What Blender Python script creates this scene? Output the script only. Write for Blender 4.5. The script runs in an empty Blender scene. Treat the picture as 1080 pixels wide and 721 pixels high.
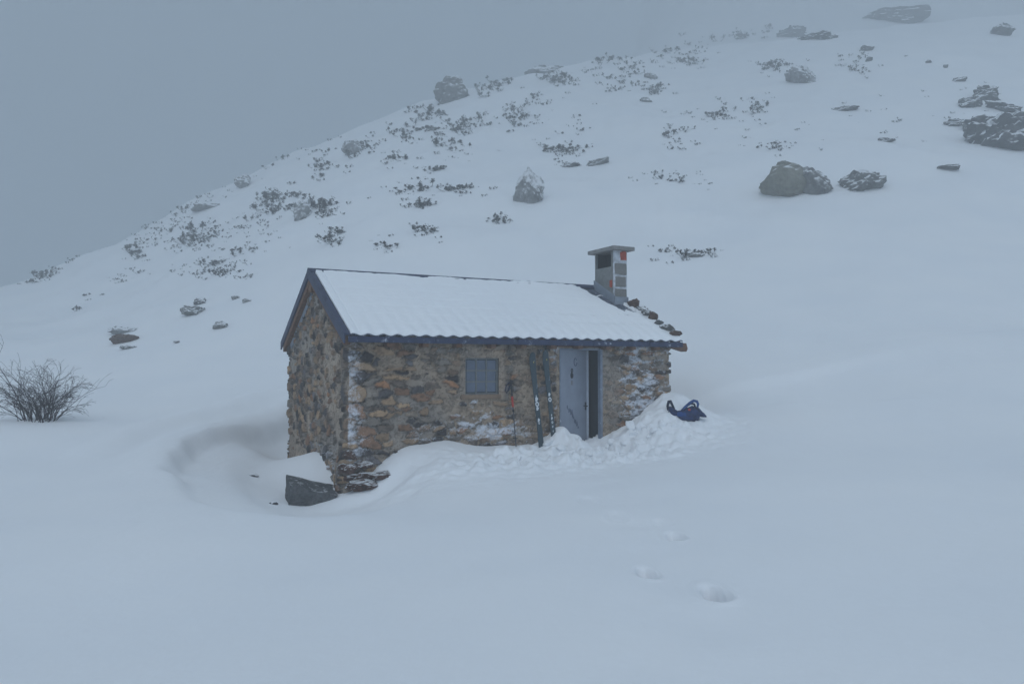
import bpy, bmesh, math, random
import numpy as np
from mathutils import Vector, Matrix, noise as mnoise

# ------------------------------------------------------------------ scene, camera, sky, sun
scene = bpy.context.scene
col = scene.collection
rad = math.radians
EYE = np.array([0.0, 0.0, 1.6]); PITCH = 0.033; FPX = 800.0
cam = bpy.data.cameras.new('camera'); camo = bpy.data.objects.new('camera', cam); col.objects.link(camo)
cam.sensor_width = 36.0; cam.lens = 36.0 * FPX / 1080.0; cam.clip_end = 3000; cam.clip_start = 0.05
camo.location = EYE; camo.rotation_euler = (rad(90) + PITCH, 0, 0)
scene.camera = camo

SUN_EL, SUN_AZ = rad(58), rad(192)          # azimuth measured clockwise from +y (the viewing direction)
world = bpy.data.worlds.new('World'); scene.world = world; world.use_nodes = True
wn = world.node_tree; wn.nodes.clear()
wo = wn.nodes.new('ShaderNodeOutputWorld'); bg = wn.nodes.new('ShaderNodeBackground')
sky = wn.nodes.new('ShaderNodeTexSky'); sky.sky_type = 'NISHITA'; sky.sun_disc = False
sky.sun_elevation = SUN_EL; sky.sun_rotation = SUN_AZ
sky.altitude = 1800; sky.air_density = 1.0; sky.dust_density = 2.0; sky.ozone_density = 1.5
hsv = wn.nodes.new('ShaderNodeHueSaturation'); hsv.inputs['Saturation'].default_value = 0.62
wn.links.new(sky.outputs[0], hsv.inputs['Color'])
ovc = wn.nodes.new('ShaderNodeMix'); ovc.data_type = 'RGBA'; ovc.inputs[0].default_value = 0.6      # an overcast: clear sky mixed with an even cloud layer
ovc.inputs[7].default_value = (2.9, 4.15, 5.35, 1)
wn.links.new(hsv.outputs[0], ovc.inputs[6]); wn.links.new(ovc.outputs[2], bg.inputs['Color'])
bg.inputs['Strength'].default_value = 0.10
wn.links.new(bg.outputs[0], wo.inputs['Surface'])
sl = bpy.data.lights.new('sun', 'SUN'); so = bpy.data.objects.new('sun', sl); col.objects.link(so)
sl.energy = 0.8; sl.angle = rad(25); sl.color = (1.0, 0.985, 0.965)
sd = Vector((math.sin(SUN_AZ) * math.cos(SUN_EL), math.cos(SUN_AZ) * math.cos(SUN_EL), math.sin(SUN_EL)))
so.rotation_euler = (-sd).to_track_quat('-Z', 'Y').to_euler()
so.location = (0, -20, 60)
vs = scene.view_settings
scene.display_settings.display_device = 'sRGB'
vs.view_transform = 'Standard'; vs.look = 'None'; vs.gamma = 1.0; vs.exposure = 0.60; vs.use_curve_mapping = False
cy = scene.cycles
cy.max_bounces = 10; cy.diffuse_bounces = 4; cy.volume_bounces = 4; cy.transparent_max_bounces = 8
cy.use_denoising = True
HAZE_DENSITY = 0.0076

# ------------------------------------------------------------------ numeric helpers
def hash2(ix, iy, seed):
    h = (ix.astype(np.int64) * 374761393 + iy.astype(np.int64) * 668265263 + seed * 1442695041) & 0xffffffff
    h = ((h ^ (h >> 13)) * 1274126177) & 0xffffffff
    h = h ^ (h >> 16)
    return (h & 0xffffff) / float(0xffffff)
def vnoise(x, y, seed=0):
    x = np.asarray(x, float); y = np.asarray(y, float)
    ix = np.floor(x); iy = np.floor(y); fx = x - ix; fy = y - iy
    fx = fx * fx * fx * (fx * (fx * 6 - 15) + 10); fy = fy * fy * fy * (fy * (fy * 6 - 15) + 10)
    a = hash2(ix, iy, seed); b = hash2(ix + 1, iy, seed); c = hash2(ix, iy + 1, seed); d = hash2(ix + 1, iy + 1, seed)
    return (a + (b - a) * fx) * (1 - fy) + (c + (d - c) * fx) * fy - 0.5
def fbm(x, y, octv=4, seed=0, gain=0.5):
    s = 0; a = 1.0
    for i in range(octv):
        c, n = math.cos(0.6 * i + .3), math.sin(0.6 * i + .3)
        s = s + a * vnoise((x * c - y * n) * 2 ** i + 17.3 * i, (x * n + y * c) * 2 ** i + 5.1 * i, seed + i); a *= gain
    return s
def sstep(a, b, x):
    t = np.clip((x - a) / (b - a), 0, 1); return t * t * (3 - 2 * t)
def gauss(x, y, cx, cy_, rx, ry=None, ang=0.0):
    ry = ry or rx; c, s = math.cos(ang), math.sin(ang); dx = x - cx; dy = y - cy_
    u = dx * c + dy * s; v = -dx * s + dy * c
    return np.exp(-(u / rx) ** 2 - (v / ry) ** 2)

# ------------------------------------------------------------------ the hut's frame: x along the front wall, y into the hut, z up
YAW = 0.484
HO = np.array([-2.744, 12.8, 0.0])
HE = np.array([math.cos(YAW), math.sin(YAW), 0.0]); HN = np.array([-math.sin(YAW), math.cos(YAW), 0.0])
def hut2w(X, Y, Z=0.0): return HO + X * HE + Y * HN + np.array([0, 0, Z])
def w2hut(x, y):
    dx = x - HO[0]; dy = y - HO[1]
    return dx * HE[0] + dy * HE[1], dx * HN[0] + dy * HN[1]
LEN, DEP, EAVE, RISE = 7.19, 5.315, 2.197, 1.354
KS = RISE / (DEP / 2)
WX0, WX1, WY0, WY1 = 0.05, 7.0, 0.22, 5.08       # outer wall faces
def pixel_ray(px, py):
    X = (px - 540) / FPX; U = (360.5 - py) / FPX; c, s = math.cos(PITCH), math.sin(PITCH)
    return np.array([X, c - U * s, s + U * c])

# ------------------------------------------------------------------ terrain height
CTRL = np.array([
 (0,-12,1.0),(-12,-8,.9),(12,-8,1.5),(0,0,.38),(-4,2,.25),(4,2,.34),(0,3.2,.12),(-6,5.5,.08),(0,5,.02),(5,5,.25),(-9,9,.0),(-3,8.5,-.08),(1,9,-.06),
 (5,9,.16),(10,9,.7),(-13,12,.16),(-8.5,13.2,.10),(-6,11.5,-.05),(-3.4,11.2,-.17),(-2.3,12.2,-.25),(-.6,11.8,-.10),(1.2,12.5,-.04),(1.9,14.3,-.03),
 (4.2,14.6,.25),(5.7,15.6,.56),(7.5,14,.62),(10,15,1.15),(-10.6,16,.46),(-7,18,.62),(-6,20,.95),(0,22,1.7),(5,21,1.9),(10,20,2.3),
 (16,15,1.9),(-15,20,.75),(-20,14,.3),(-24,22,.7),(20,22,3.4),(16,8,1.3),(-18,6,.0),(-1.7,13.25,.16),(-1.0,13.5,.12),(-.3,13.95,.10),(0.3,14.2,.06),(3.6,17.2,.7),
 (24,10,2.6),(-28,8,.1)], float)
def tps(d2): return 0.5 * d2 * np.log(d2 + 1e-9)
_n = len(CTRL); _K = tps(((CTRL[:, None, :2] - CTRL[None, :, :2]) ** 2).sum(-1)) + np.eye(_n) * 0.15
_Pm = np.c_[np.ones(_n), CTRL[:, :2]]
_A = np.block([[_K, _Pm], [_Pm.T, np.zeros((3, 3))]])
_W = np.linalg.solve(_A, np.r_[CTRL[:, 2], 0, 0, 0])
def near_base(x, y):
    x = np.clip(x, -32, 30); y = np.clip(y, -15, 26)
    s = _W[_n] + _W[_n + 1] * x + _W[_n + 2] * y
    for i in range(_n): s = s + _W[i] * tps((x - CTRL[i, 0]) ** 2 + (y - CTRL[i, 1]) ** 2)
    return s
SKYL = np.array([(-400,345),(-150,330),(0,310),(50,294),(100,272),(150,246),(200,218),(250,194),(300,168),(340,147),(400,123),(440,107),(475,101),
 (540,86),(600,71),(650,58),(700,49),(780,40),(860,32),(950,28),(1080,20),(1400,10)], float)
SK_U = (SKYL[:, 0] - 540) / FPX; SK_T = (386.9 - SKYL[:, 1]) / FPX
def hill(x, y):
    yy = np.maximum(y, 12.0); u = np.clip(x / yy, -1.1, 1.1)
    T = np.interp(u, SK_U, SK_T)
    T = (T + np.interp(u - .03, SK_U, SK_T) + np.interp(u + .03, SK_U, SK_T)) / 3
    Yc = 66 + 30 * sstep(-.75, .25, u) + 5 * np.sin(u * 9)
    zc = 1.6 + T * Yc
    z20 = near_base(u * 20, np.full_like(u, 20.0))
    t = (y - 20) / (Yc - 20); tc = np.clip(t, 0, 1)
    g0, g1 = .55, .62
    h00 = 3 * tc ** 2 - 2 * tc ** 3; g = (tc ** 3 - 2 * tc ** 2 + tc) * g0 + h00 + (tc ** 3 - tc ** 2) * g1
    z = z20 + (zc - z20) * g
    s1 = (zc - z20) / (Yc - 20) * g1
    dy = np.maximum(y - Yc, 0)
    fall = s1 * dy - 0.5 * dy ** 2 / 40 * .45; lim = 40
    fall = np.where(dy > lim, s1 * lim - 0.5 * lim * .45 + (s1 - .45) * (dy - lim) * .5, fall)
    wr = sstep(.02, .30, u)
    z2 = s1 * dy * .8 + .68 * np.maximum(dy - 14, 0) ** 2 / (np.maximum(dy - 14, 0) + 14)
    z = z + fall * (1 - wr) + z2 * wr
    return z
RIM_PX = [(312,419),(270,430),(230,447),(190,465),(168,481),(163,498),(180,520),(225,541),(300,551),(390,545),(450,520)]
RIM = []
for px, py in RIM_PX:
    r = pixel_ray(px, py); t = 12.0
    for _ in range(30):
        zt = float(near_base(np.array([r[0] * t]), np.array([r[1] * t]))[0]); t = t + (EYE[2] + r[2] * t - zt) * 4.0; t = min(max(t, 6), 22)
    RIM.append((r[0] * t, r[1] * t))
def catmull(P, k=8):
    out = []
    for i in range(len(P) - 1):
        p0, p1, p2, p3 = [np.array(P[min(max(j, 0), len(P) - 1)]) for j in (i - 1, i, i + 1, i + 2)]
        for q in range(k):
            t = q / k; out.append(tuple(.5 * (2 * p1 + (p2 - p0) * t + (2 * p0 - 5 * p1 + 4 * p2 - p3) * t * t + (3 * p1 - p0 - 3 * p2 + p3) * t ** 3)))
    return out + [tuple(P[-1])]
for _ in range(2): RIM = [RIM[0]] + [tuple((np.array(RIM[i - 1]) + 2 * np.array(RIM[i]) + np.array(RIM[i + 1])) / 4) for i in range(1, len(RIM) - 1)] + [RIM[-1]]
RIM = catmull(RIM)
RIM += [tuple(hut2w(1.9, .6)[:2]), tuple(hut2w(1.9, 6.2)[:2])]
RIM = np.array(RIM)
def poly_dist(x, y, poly):
    d = np.full(x.shape, 1e9); ins = np.zeros(x.shape, bool); m = len(poly)
    for i in range(m):
        ax, ay = poly[i]; bx_, by_ = poly[(i + 1) % m]; ex, ey = bx_ - ax, by_ - ay
        t = np.clip(((x - ax) * ex + (y - ay) * ey) / (ex * ex + ey * ey), 0, 1)
        d = np.minimum(d, np.hypot(x - ax - t * ex, y - ay - t * ey))
        c = ((ay > y) != (by_ > y)) & (x < (bx_ - ax) * (y - ay) / (by_ - ay + 1e-12) + ax); ins ^= c
    return np.where(ins, d, -d)
FOOT = [(757, 634, .075, .34), (684, 604, .07, .20), (714, 562, .07, .18), (652, 536, .11, .035), (622, 515, .12, .03), (700, 545, .08, .03)]
FOOTW = []
for px, py, r_, dp in FOOT:
    r = pixel_ray(px, py); t = (0.05 - 1.6) / r[2]; FOOTW.append((r[0] * t, r[1] * t, r_, dp, px))
def terrain(x, y):
    x = np.asarray(x, float); y = np.asarray(y, float); shp = x.shape; x = x.ravel(); y = y.ravel()
    zn = near_base(x, y); zh = hill(x, y)
    w = sstep(17.5, 24, y); z = zn * (1 - w) + zh * w
    R = np.hypot(x, y)
    far = sstep(22, 45, y)
    z = z + far * (1.5 * fbm(x / 17, y / 17, 3, 11) + .55 * fbm(x / 4.5, y / 4.5, 3, 21))
    z = z + .10 * fbm(x / 5, y / 5, 3, 5) * (1 - sstep(60, 90, R)) + .018 * fbm(x / .8, y / 2.2, 3, 8) * (1 - sstep(30, 40, R))
    nb = (np.abs(x) < 14) & (y > 2) & (y < 26)
    xs, ys = x[nb], y[nb]; dz = np.zeros(xs.shape)
    wx = xs + .25 * fbm(xs / 1.6, ys / 1.6, 3, 31); wy = ys + .25 * fbm(xs / 1.6 + 9, ys / 1.6, 3, 32)
    d = poly_dist(wx, wy, RIM)
    back = .30 + .70 * sstep(10.2, 14.2, ys)                     # the lip is sharp at the rear and west, soft in front
    hx, hy = w2hut(xs, ys)
    dz -= (.27 * sstep(-.04, .26, d) * back + (.28 + .04 * back) * sstep(0, 2.6, d)) * (1 - sstep(.0, 1.2, hx) * (1 - sstep(4.8, 5.4, hy)))
    dz -= .10 * sstep(.9, 1.5, d) * back * (1 - sstep(.0, 1.2, hx)) 
    dz += .07 * np.exp(-((d + .25) / .45) ** 2) * back
    dz += .09 * np.exp(-((d + 1.35) / .38) ** 2) * sstep(12, 15, ys) * sstep(-3, -5, xs); dz -= .05 * np.exp(-((d + .8) / .3) ** 2) * sstep(12, 15, ys)
    # soft mound of drifted snow against the middle of the gable
    dz += .30 * np.exp(-((hx + .05) / .6) ** 2 - ((hy - 2.3) / 1.05) ** 2)
    dz += .10 * np.exp(-((hx + .05) / .5) ** 2 - ((hy + .2) / .5) ** 2)
    dz -= .17 * np.exp(-((hx - .5) / .6) ** 2 - ((hy + .55) / .30) ** 2)
    # the hollow behind and right of the hut
    dz -= .45 * np.exp(-((hx - 8.3) / .9) ** 2 - ((hy - 2.6) / 2.2) ** 2)
    dz -= .55 * np.exp(-((hy - 6.0) / .9) ** 2) * sstep(-1, 1, hx) * (1 - sstep(7, 8.5, hx))
    # pile of dug out snow right of the door, up against the wall
    dz += .62 * np.exp(-((hx - 6.95) / .85) ** 2 - ((hy - .1) / .62) ** 2)
    dz += .22 * np.exp(-((hx - 6.1) / .7) ** 2 - ((hy + .5) / .55) ** 2)
    dz += .32 * np.exp(-((hx - 4.20) / .32) ** 2 - ((hy - .05) / .40) ** 2)
    dz -= .16 * np.exp(-((hx - 4.95) / .30) ** 2 - ((hy + .15) / .55) ** 2)
    dz -= .55 * np.exp(-((hx + .1) / .9) ** 2 - ((hy - 4.9) / 1.1) ** 2)
    # trampled, lumpy snow in front of the door
    lm = np.exp(-((hx - 5.4) / 2.0) ** 2 - ((hy + .75) / .85) ** 2) + .8 * np.exp(-((hx - 3.6) / 1.6) ** 2 - ((hy + 1.1) / .5) ** 2)
    lm = lm + .42 * np.exp(-((hx - 2.9) / 2.4) ** 2 - ((hy + 1.35) / .85) ** 2)
    lm = np.clip(lm * 1.3, 0, 1)
    big = fbm(xs / .34, ys / .34, 3, 41); sm = fbm(xs / .13, ys / .13, 2, 44)
    dz += lm * (.21 * np.abs(big) + .085 * sm)
    dz += .03 * lm * (sm > .12)
    # blown edges to the right of the pack
    e1 = (xs - 7.0) * .45 + (ys - 16.2); dz -= .10 * sstep(-.15, .25, e1 + .3 * fbm(xs / .9, ys / .9, 2, 51)) * np.exp(-((xs - 7.2) / 1.5) ** 2 - ((ys - 16.6) / 1.1) ** 2)
    e2 = (ys - 18.6) - .12 * (xs - 7); dz -= .14 * sstep(-.1, .35, -e2) * np.exp(-((xs - 6.6) / 2.6) ** 2 - ((ys - 18.0) / 1.1) ** 2)
    # faint boot trench and the footprints
    tx = np.interp(ys, [2, 5.3, 7.5, 10, 14], [.75, 1.15, 1.25, 1.15, 1.5]); dz -= .035 * np.exp(-((xs - tx) / .42) ** 2) * sstep(2, 4, ys) * (1 - sstep(12, 14, ys)) * (1 + 1.2 * vnoise(xs / .6, ys / .5, 61))
    for fx, fy, r_, dp, _k in FOOTW:
        q = ((xs - fx) / r_) ** 2 + ((ys - fy) / (r_ * np.where(ys > fy, 3.6, 1.5))) ** 2
        dz -= dp * (1 / (1 + np.exp(np.minimum(q - 1, 20) * 8))); dz += .05 * dp * np.exp(-((np.sqrt(q) - 1.55) / .3) ** 2)
    # never let the snow show inside the hut
    ins = (hx > WX0 + .18) & (hx < WX1 - .18) & (hy > WY0 + .2) & (hy < WY1 - .18)
    zt = z[nb] + dz; zt = np.where(ins, np.minimum(zt, -.08), zt); z[nb] = zt
    return z.reshape(shp)
def place(px, py):
    """ground point seen through pixel px,py of the photograph"""
    r = pixel_ray(px, py)
    t = np.concatenate([np.arange(3, 40, .15), np.arange(40, 190, .5)])
    zz = terrain(r[0] * t, r[1] * t) - (EYE[2] + r[2] * t)
    i = np.argmax(zz > 0)
    if zz[i] <= 0: return None
    a, b = t[max(i - 1, 0)], t[i]
    for _ in range(3):
        tt = np.linspace(a, b, 9); z2 = terrain(r[0] * tt, r[1] * tt) - (EYE[2] + r[2] * tt); j = max(int(np.argmax(z2 > 0)), 1); a, b = tt[j - 1], tt[j]
    t = (a + b) / 2
    return np.array([r[0] * t, r[1] * t, float(terrain(np.array([r[0] * t]), np.array([r[1] * t]))[0])])

# ------------------------------------------------------------------ materials
class MT:
    def __init__(s, name, rough=.8, spec=.3):
        s.m = bpy.data.materials.new(name); s.m.use_nodes = True; s.t = s.m.node_tree; s.b = s.t.nodes['Principled BSDF']
        s.b.inputs['Roughness'].default_value = rough; s.b.inputs['Specular IOR Level'].default_value = spec
    def n(s, ty, **k):
        x = s.t.nodes.new(ty)
        for a, v in k.items(): setattr(x, a, v)
        return x
    def l(s, a, b): s.t.links.new(a, b)
    def coord(s): 
        if not hasattr(s, 'c'): s.c = s.n('ShaderNodeTexCoord')
        return s.c.outputs['Object']
    def noise(s, scale, detail=4, rough=.55, vec=None, sc=None):
        x = s.n('ShaderNodeTexNoise'); x.inputs['Scale'].default_value = scale; x.inputs['Detail'].default_value = detail; x.inputs['Roughness'].default_value = rough
        v = vec or s.coord()
        if sc:
            mp = s.n('ShaderNodeMapping'); mp.inputs['Scale'].default_value = sc; s.l(v, mp.inputs[0]); v = mp.outputs[0]
        s.l(v, x.inputs['Vector']); return x.outputs['Fac']
    def ramp(s, fac, stops):
        r = s.n('ShaderNodeValToRGB'); e = r.color_ramp.elements
        while len(e) < len(stops): e.new(.5)
        for i, (p, c) in enumerate(stops): e[i].position = p; e[i].color = (*c, 1) if len(c) == 3 else c
        s.l(fac, r.inputs[0]); return r.outputs[0]
    def mix(s, fac, a, b):
        x = s.n('ShaderNodeMix', data_type='RGBA')
        for sock, v in ((x.inputs[0], fac), (x.inputs[6], a), (x.inputs[7], b)):
            if isinstance(v, (int, float)): sock.default_value = v
            elif isinstance(v, tuple): sock.default_value = (*v, 1)
            else: s.l(v, sock)
        return x.outputs[2]
    def math(s, op, a, b=0.0, clamp=False):
        x = s.n('ShaderNodeMath', operation=op); x.use_clamp = clamp
        for i, v in enumerate((a, b)):
            if isinstance(v, (int, float)): x.inputs[i].default_value = v
            else: s.l(v, x.inputs[i])
        return x.outputs[0]
    def col(s, c):
        if isinstance(c, tuple): s.b.inputs['Base Color'].default_value = (*c, 1)
        else: s.l(c, s.b.inputs['Base Color'])
        return s
    def bump(s, h, strength=.5, dist=.02):
        x = s.n('ShaderNodeBump'); x.inputs['Strength'].default_value = strength; x.inputs['Distance'].default_value = dist
        s.l(h, x.inputs['Height']); s.l(x.outputs[0], s.b.inputs['Normal']); return s
SNOWC = (.86, .875, .90)
def upness(M, lo, hi, nscale=6., amp=.35):
    """0..1 where a surface faces up, broken by noise: lying snow"""
    g = M.n('ShaderNodeNewGeometry'); sp = M.n('ShaderNodeSeparateXYZ'); M.l(g.outputs['Normal'], sp.inputs[0])
    nz = M.math('ADD', sp.outputs[2], M.math('MULTIPLY', M.math('SUBTRACT', M.noise(nscale, 5, .6), .5), amp * 2))
    mr = M.n('ShaderNodeMapRange'); mr.inputs[1].default_value = lo; mr.inputs[2].default_value = hi; M.l(nz, mr.inputs[0]); mr.interpolation_type = 'SMOOTHSTEP'
    return mr.outputs[0]
def m_snow():
    M = MT('snow', .75, .25)
    n1 = M.noise(.35, 4); n2 = M.noise(9, 6, .6); n3 = M.noise(2.0, 5, .55, sc=(1, .35, 1))
    M.col(M.ramp(n1, [(.3, (.83, .85, .88)), (.7, (.88, .89, .905))]))
    h = M.math('ADD', M.math('MULTIPLY', n2, .35), n3); M.bump(h, .38, .05)
    return M.m
def m_rock(name, a, b, c, lo=.25, hi=.75, sc=1.2):
    M = MT(name, .9, .2)
    n = M.noise(sc, 8, .65); n2 = M.noise(sc * 5, 6, .7)
    base = M.ramp(n, [(.3, a), (.5, b), (.72, c)])
    base = M.mix(M.math('MULTIPLY', M.math('SUBTRACT', n2, .42), 2.2, True), base, tuple(x * .6 for x in a))
    M.col(M.mix(upness(M, lo, hi, sc * 1.7, .75), base, SNOWC))
    M.bump(M.math('ADD', n, n2), .8, .12)
    return M.m
def m_wall():
    M = MT('rubble_stone', .92, .2)
    at = M.n('ShaderNodeAttribute'); at.attribute_name = 'stone'
    n = M.noise(38, 6, .7); n2 = M.noise(7, 5, .6)
    v = M.math('ADD', M.math('MULTIPLY', n, .8), M.math('MULTIPLY', n2, .7))
    mp = M.n('ShaderNodeMapRange'); mp.inputs[1].default_value = .4; mp.inputs[2].default_value = 1.1; mp.inputs[3].default_value = .62; mp.inputs[4].default_value = 1.32; M.l(v, mp.inputs[0])
    x = M.n('ShaderNodeMix', data_type='RGBA', blend_type='MULTIPLY'); x.inputs[0].default_value = 1
    M.l(at.outputs['Color'], x.inputs[6]); M.l(mp.outputs[0], x.inputs[7])
    fr = M.n('ShaderNodeAttribute'); fr.attribute_name = 'frost'
    f = M.math('ADD', fr.outputs['Fac'], M.math('MULTIPLY', M.math('SUBTRACT', M.noise(30, 5, .7), .5), 1.5))
    mr = M.n('ShaderNodeMapRange'); mr.inputs[1].default_value = .36; mr.inputs[2].default_value = .95; M.l(f, mr.inputs[0])
    M.col(M.mix(M.math('MULTIPLY', mr.outputs[0], .85), x.outputs[2], (.72, .75, .82)))
    M.bump(n, .6, .02)
    return M.m
def m_plain(name, c, rough=.7, spec=.3, var=.25, sc=8., bump=.2, dist=.006, dark=None, stretch=None, frost=0):
    M = MT(name, rough, spec)
    n = M.noise(sc, 6, .62, sc=stretch); n2 = M.noise(sc * 6, 4, .6)
    lo = tuple(x * (1 - var) for x in c); hi = tuple(min(1, x * (1 + var)) for x in c)
    cc = M.ramp(n, [(.3, lo), (.7, hi)])
    if dark: cc = M.mix(M.math('MULTIPLY', M.math('SUBTRACT', n2, .55), 5, True), cc, dark)
    if frost: cc = M.mix(M.math('MULTIPLY', M.math('SUBTRACT', M.noise(sc * 1.7, 6, .7), .62 - frost * .2), 6, True), cc, (.74, .78, .85))
    M.col(cc); M.bump(M.math('ADD', n, M.math('MULTIPLY', n2, .4)), bump, dist)
    return M.m
MAT = dict(
    snow=m_snow(), wall=m_wall(),
    rock_grey=m_rock('grey_granite', (.10, .10, .10), (.19, .19, .185), (.28, .28, .27), .15, .7, 1.6),
    rock_dark=m_rock('dark_granite', (.045, .047, .05), (.09, .09, .095), (.16, .16, .16), .2, .7, 1.0),
    rock_pale=m_rock('frosted_granite', (.15, .15, .15), (.30, .30, .30), (.52, .53, .55), -.15, .5, 1.6),
    rock_tan=m_rock('lichen_granite', (.13, .125, .10), (.21, .205, .165), (.29, .28, .24), .5, 1.0, .8),
    rock_bare=m_rock('bare_grey_stone', (.08, .085, .088), (.15, .155, .155), (.23, .23, .23), .9, 1.5, 4),
    rock_slab=m_rock('flat_grey_slab', (.085, .09, .095), (.15, .155, .16), (.21, .21, .21), .95, 1.35, 5),
    footing=m_rock('red_brown_footing', (.06, .036, .03), (.15, .085, .065), (.24, .16, .13), .62, .95, 5),
    rock_brown=m_rock('brown_stone', (.07, .045, .038), (.17, .105, .08), (.27, .19, .15), .85, 1.25, 9),
    blue_board=m_plain('blue_painted_board', (.026, .038, .085), .6, .3, .25, 5, .2, .004, frost=.12),
    barge=m_plain('slate_blue_board', (.040, .050, .092), .6, .3, .2, 5, .2, .004, stretch=(1, 1, 1)),
    tile=m_plain('fibre_cement_tile', (.075, .09, .125), .75, .3, .3, 12, .3, .006, frost=.25),
    wood=m_plain('weathered_brown_wood', (.17, .095, .06), .85, .2, .45, 6, .5, .01, (.03, .02, .015), (1, 6, 6)),
    concrete=m_plain('concrete', (.20, .205, .20), .9, .2, .2, 9, .4, .008, (.13, .13, .13)),
    block=m_plain('concrete_block', (.19, .185, .175), .95, .2, .18, 30, .6, .008),
    cap=m_plain('slab_concrete', (.22, .215, .21), .9, .2, .2, 10, .4, .006, frost=.05),
    zinc=m_plain('zinc_flashing', (.23, .26, .31), .5, .4, .2, 6, .2, .004),
    brick=m_plain('red_brick', (.38, .075, .045), .9, .2, .3, 14, .4, .008),
    mortar=m_plain('mortar', (.30, .27, .24), .95, .15, .2, 14, .5, .01),
    frosty_mortar=m_plain('frosted_mortar', (.50, .52, .56), .9, .2, .35, 9, .5, .01),
    soot_and_room_dark=m_plain('soot_and_room_dark', (.005, .006, .009), .95, .1, .3, 12, .3, .005),
    door=m_plain('blue_grey_steel', (.25, .28, .345), .55, .35, .13, 3, .15, .004, frost=.0),
    doorframe=m_plain('painted_steel_frame', (.20, .235, .30), .6, .3, .2, 6, .2, .004, frost=.12),
    edge=m_plain('bare_bright_steel', (.62, .68, .78), .5, .4, .12, 12, .1, .003),
    rust=m_plain('rusty_iron', (.10, .045, .03), .9, .2, .5, 18, .5, .006, (.03, .02, .02)),
    pane=m_plain('bluish_glass_block', (.10, .125, .175), .32, .5, .18, 5, .2, .006),
    bar=m_plain('grey_cement_joint', (.17, .18, .18), .8, .3, .2, 14, .2, .003),
    reveal=m_plain('shade_dark_reveal', (.020, .022, .028), .9, .2, .3, 9, .5, .01),  # shade inside the door and window openings, put into the colour
    sill=m_plain('brown_cement', (.24, .17, .12), .9, .2, .25, 8, .4, .008),
    black=m_plain('black_rubber', (.012, .012, .015), .6, .4, .2, 20, .1, .002),
    ski=m_plain('dark_teal_ski', (.014, .036, .050), .4, .5, .25, 4, .08, .002, frost=.06),
    white=m_plain('white_print', (.62, .65, .68), .6, .3, .1, 20, .05, .001),
    yellow=m_plain('yellow_print', (.55, .5, .12), .6, .3, .1, 20, .05, .001),
    red=m_plain('red_foam', (.42, .05, .035), .7, .3, .15, 20, .2, .002),
    alu=m_plain('dark_aluminium', (.06, .06, .07), .4, .5, .15, 20, .05, .001),
    nylon=m_plain('blue_nylon', (.010, .024, .095), .75, .25, .45, 16, .6, .02),
    nylon2=m_plain('dark_navy_webbing', (.008, .014, .045), .8, .2, .3, 30, .3, .004),
    sky_nylon=m_plain('bright_blue_nylon', (.012, .055, .20), .75, .25, .3, 16, .5, .01),
    twig=m_plain('bare_twig', (.032, .022, .028), .9, .1, .3, 8, .2, .003),
    heather=m_plain('dark_heather', (.030, .031, .029), .95, .1, .5, 3, .2, .01),
    heather_frost=m_plain('frosted_heather', (.040, .041, .040), .95, .1, .5, 3, .2, .01, frost=.25),
    stain=m_plain('oily_stain', (.10, .12, .17), .6, .3, .3, 20, .1, .002),
)

# ------------------------------------------------------------------ object helpers
def tag(o, label=None, cat=None, group=None, kind=None):
    if label: o['label'] = label
    if cat: o['category'] = cat
    if group: o['group'] = group
    if kind: o['kind'] = kind
    return o
def empty(name, loc=(0, 0, 0), rz=0.0, parent=None):
    o = bpy.data.objects.new(name, None); col.objects.link(o); o.location = loc; o.rotation_euler = (0, 0, rz); o.empty_display_size = .2
    if parent: o.parent = parent
    return o
def mesh_obj(name, V, F, mat, parent=None, smooth=False, loc=None):
    me = bpy.data.meshes.new(name); me.from_pydata([tuple(map(float, v)) for v in V], [], [tuple(map(int, f)) for f in F]); me.update()
    me.materials.append(MAT[mat] if isinstance(mat, str) else mat)
    if smooth: me.polygons.foreach_set('use_smooth', [True] * len(me.polygons))
    o = bpy.data.objects.new(name, me); col.objects.link(o)
    if parent: o.parent = parent
    if loc is not None: o.location = loc
    return o
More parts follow.
